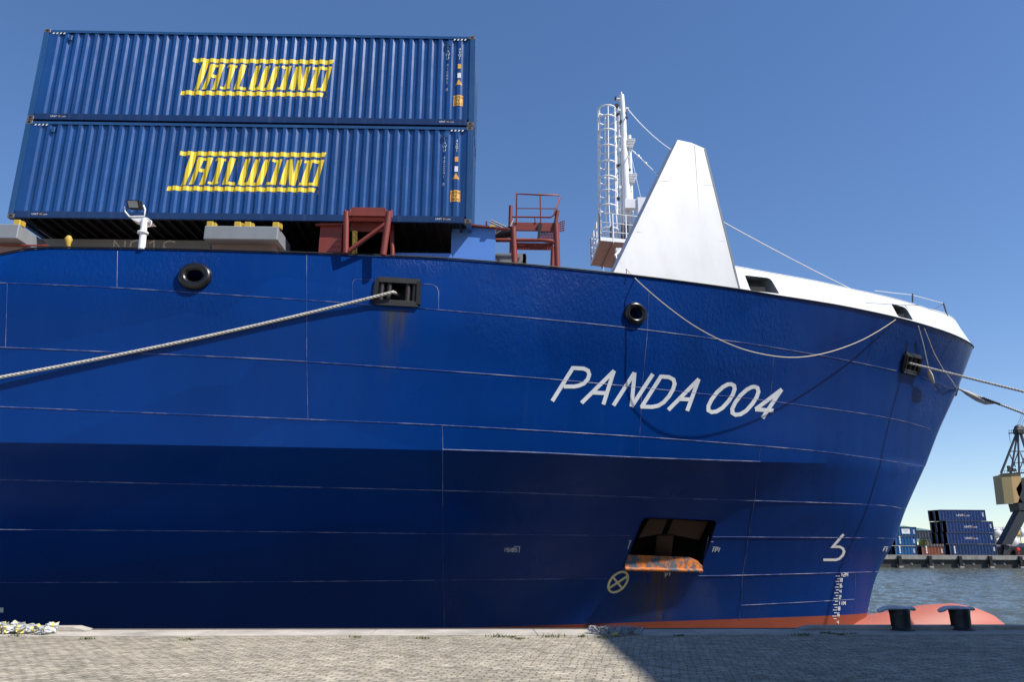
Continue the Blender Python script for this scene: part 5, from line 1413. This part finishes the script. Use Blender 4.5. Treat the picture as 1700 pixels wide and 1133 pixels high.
# dark low items near the quay edge at right
m = MB(); a = hY((1657, 921), 200); m.bb((a.x, 200, 0), (a.x+40, 203, 2.2)); m.bb((a.x+4, 199, 0), (a.x+9, 200, 1.4)); m.bb((a.x+12, 199, 0.4), (a.x+20, 200, 1.2))
tag(m.build('low_loader', mt['black'], None, base=(a.x, 200, 0)), 'long black low machinery along the far quay edge under the crane', 'machinery')
m = MB(); c0 = hY((1690, 913), 198.0); m.box(c0, (0.9, 0.6, 0.8), Matrix.Rotation(0.5, 3, 'Y'), 0, 0.15); m.tube([Vector((c0.x, 198.0, 0)), c0], 0.12, 6); tag(m.build('red_buoy', paint('signal_red', (0.6, 0.03, 0.03), 0.5, 0.1), None, base=(c0.x, 198.0, 0)), 'small bright red float by the crane base on the far quay', 'float')
# harbour crane
KC = 199.0
cr = thing('harbour_crane', 'black lattice harbour crane with tan machine house on the far quay', 'crane', tuple(hY((1690, 905), KC)*1.0))
cb = Vector(cr.location); cr.location = (cb.x, KC, 0); cr['_base'] = (cb.x, KC, 0)
def kp(x, y, d=0): return hY((x, y), KC+d)
mt['cranedark'] = paint('crane_dark_paint', (0.018, 0.022, 0.03), 0.6, 0.3, (0.06, 0.05, 0.04), 0.5)
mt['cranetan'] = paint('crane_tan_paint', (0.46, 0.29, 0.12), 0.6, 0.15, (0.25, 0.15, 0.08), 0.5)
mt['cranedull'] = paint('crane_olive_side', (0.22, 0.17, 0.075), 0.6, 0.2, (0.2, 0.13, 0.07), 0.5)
m = MB(); A_, B_, C2, D_ = kp(1662, 789), kp(1677, 786), kp(1684, 836), kp(1668, 837)
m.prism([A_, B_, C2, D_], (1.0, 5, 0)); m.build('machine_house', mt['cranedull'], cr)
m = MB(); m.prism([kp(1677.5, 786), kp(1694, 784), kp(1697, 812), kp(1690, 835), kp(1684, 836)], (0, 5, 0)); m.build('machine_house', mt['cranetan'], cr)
m = MB(); m.bar(kp(1661, 788, -0.1), kp(1712, 785, -0.1), 0.3, 0.35)
for x in range(1664, 1712, 4): m.bar(kp(x, 786, 0), kp(x, 782, 0), 0.08, 0.08)
m.bar(kp(1664, 782, 0), kp(1712, 780, 0), 0.08, 0.08)
m.box(kp(1675, 779), (0.6, 0.6, 1.6)); m.box(kp(1683, 781), (1.0, 0.6, 0.8)); m.build('deck_gallery', mt['cranedark'], cr)
m = MB()
top_ = kp(1690, 724)
for a, b, w_ in (((1662, 786), (1687, 722), 0.42), ((1678, 786), (1689, 722), 0.34), ((1692, 786), (1690, 722), 0.34), ((1716, 786), (1695, 722), 0.5), ((1674, 750), (1706, 750), 0.25), ((1676, 754), (1686, 776), 0.2), ((1690, 752), (1680, 780), 0.2), ((1694, 752), (1704, 782), 0.2), ((1682, 770), (1700, 768), 0.2), ((1704, 752), (1692, 782), 0.2)):
    m.bar(kp(*a), kp(*b), w_, w_)
m.build('lattice_tower', mt['cranedark'], cr)
m = MB(); m.box(kp(1691, 717), (2.2, 2, 1.6), None, 0, 0.3); m.bar(kp(1675, 720), kp(1700, 719), 0.6, 0.25); m.bar(kp(1675, 716), kp(1686, 714), 0.08, 0.08); m.bar(kp(1675, 714), kp(1677, 736), 0.08, 0.08); m.bar(kp(1679, 714), kp(1680, 720), 0.08, 0.08)
m.lathe([(0.0, 0.4), (1.2, 0.4), (1.2, -0.4), (0, -0.4)], kp(1692, 713), 14, axis=(0, -1, 0)); m.build('tower_head', mt['cranedark'], cr)
for a, b in (((1687, 712), (1699, 681)), ((1690, 711), (1705, 676)), ((1694, 712), (1712, 668))): MB().bar(kp(*a), kp(*b), 0.06, 0.06).build('hoist_cable', mt['cranedark'], cr)
m = MB(); m.prism([kp(1697, 796), kp(1720, 790), kp(1720, 835), kp(1702, 840), kp(1690, 822), kp(1687, 812)], (0, 4, 0))
m.prism([kp(1690, 836), kp(1720, 834), kp(1716, 850), kp(1694, 850)], (0, 4, 0)); m.build('slewing_base', mt['cranedark'], cr)
m = MB(); m.prism([kp(1693, 848), kp(1706, 848), kp(1701, 866), kp(1680, 905), kp(1663, 905)], (0, 2.5, 0)); m.prism([kp(1704, 848), kp(1716, 848), kp(1745, 905), kp(1728, 905)], (0, 2.5, 0)); m.bb(kp(1655, 923), kp(1755, 904, 3)) if False else None
m.bar(kp(1670, 906, 1.2), Vector((kp(1670, 906).x, KC+1.2, 0.0)), 1.6, 1.4); m.bar(kp(1737, 906, 1.2), Vector((kp(1737, 906).x, KC+1.2, 0.0)), 1.6, 1.4); m.build('portal_leg', mt['cranedark'], cr)

# unseen shed added outside the frame to cast the shadow on the right quay
m = MB(); SX = 1.8; HB = 15.0
k_ = SD.x/SD.z; ky = -SD.y/SD.z
bx = SX+HB*k_
wh = thing('shadow_caster_shed', 'tall shed-shaped block added out of view right of the quay to shade the paving', 'building', (bx, 0, 0))
m.bb((bx, -40, 0), (bx+24, 10.8, HB-0.5)); m.build('wall', mt['concdark'], wh)
m = MB(); m.bb((bx-0.0, -40.2, HB-0.5), (bx+24.2, 10.9, HB)); m.build('roof', mt['darkgrey'], wh)
for k in range(4): MB().bb((bx-0.06, -34+k*11, 0), (bx-0.003, -29+k*11, 5)).build('door', mt['farblue'], wh)

for o in bpy.data.objects:
    if '_base' in o: del o['_base']
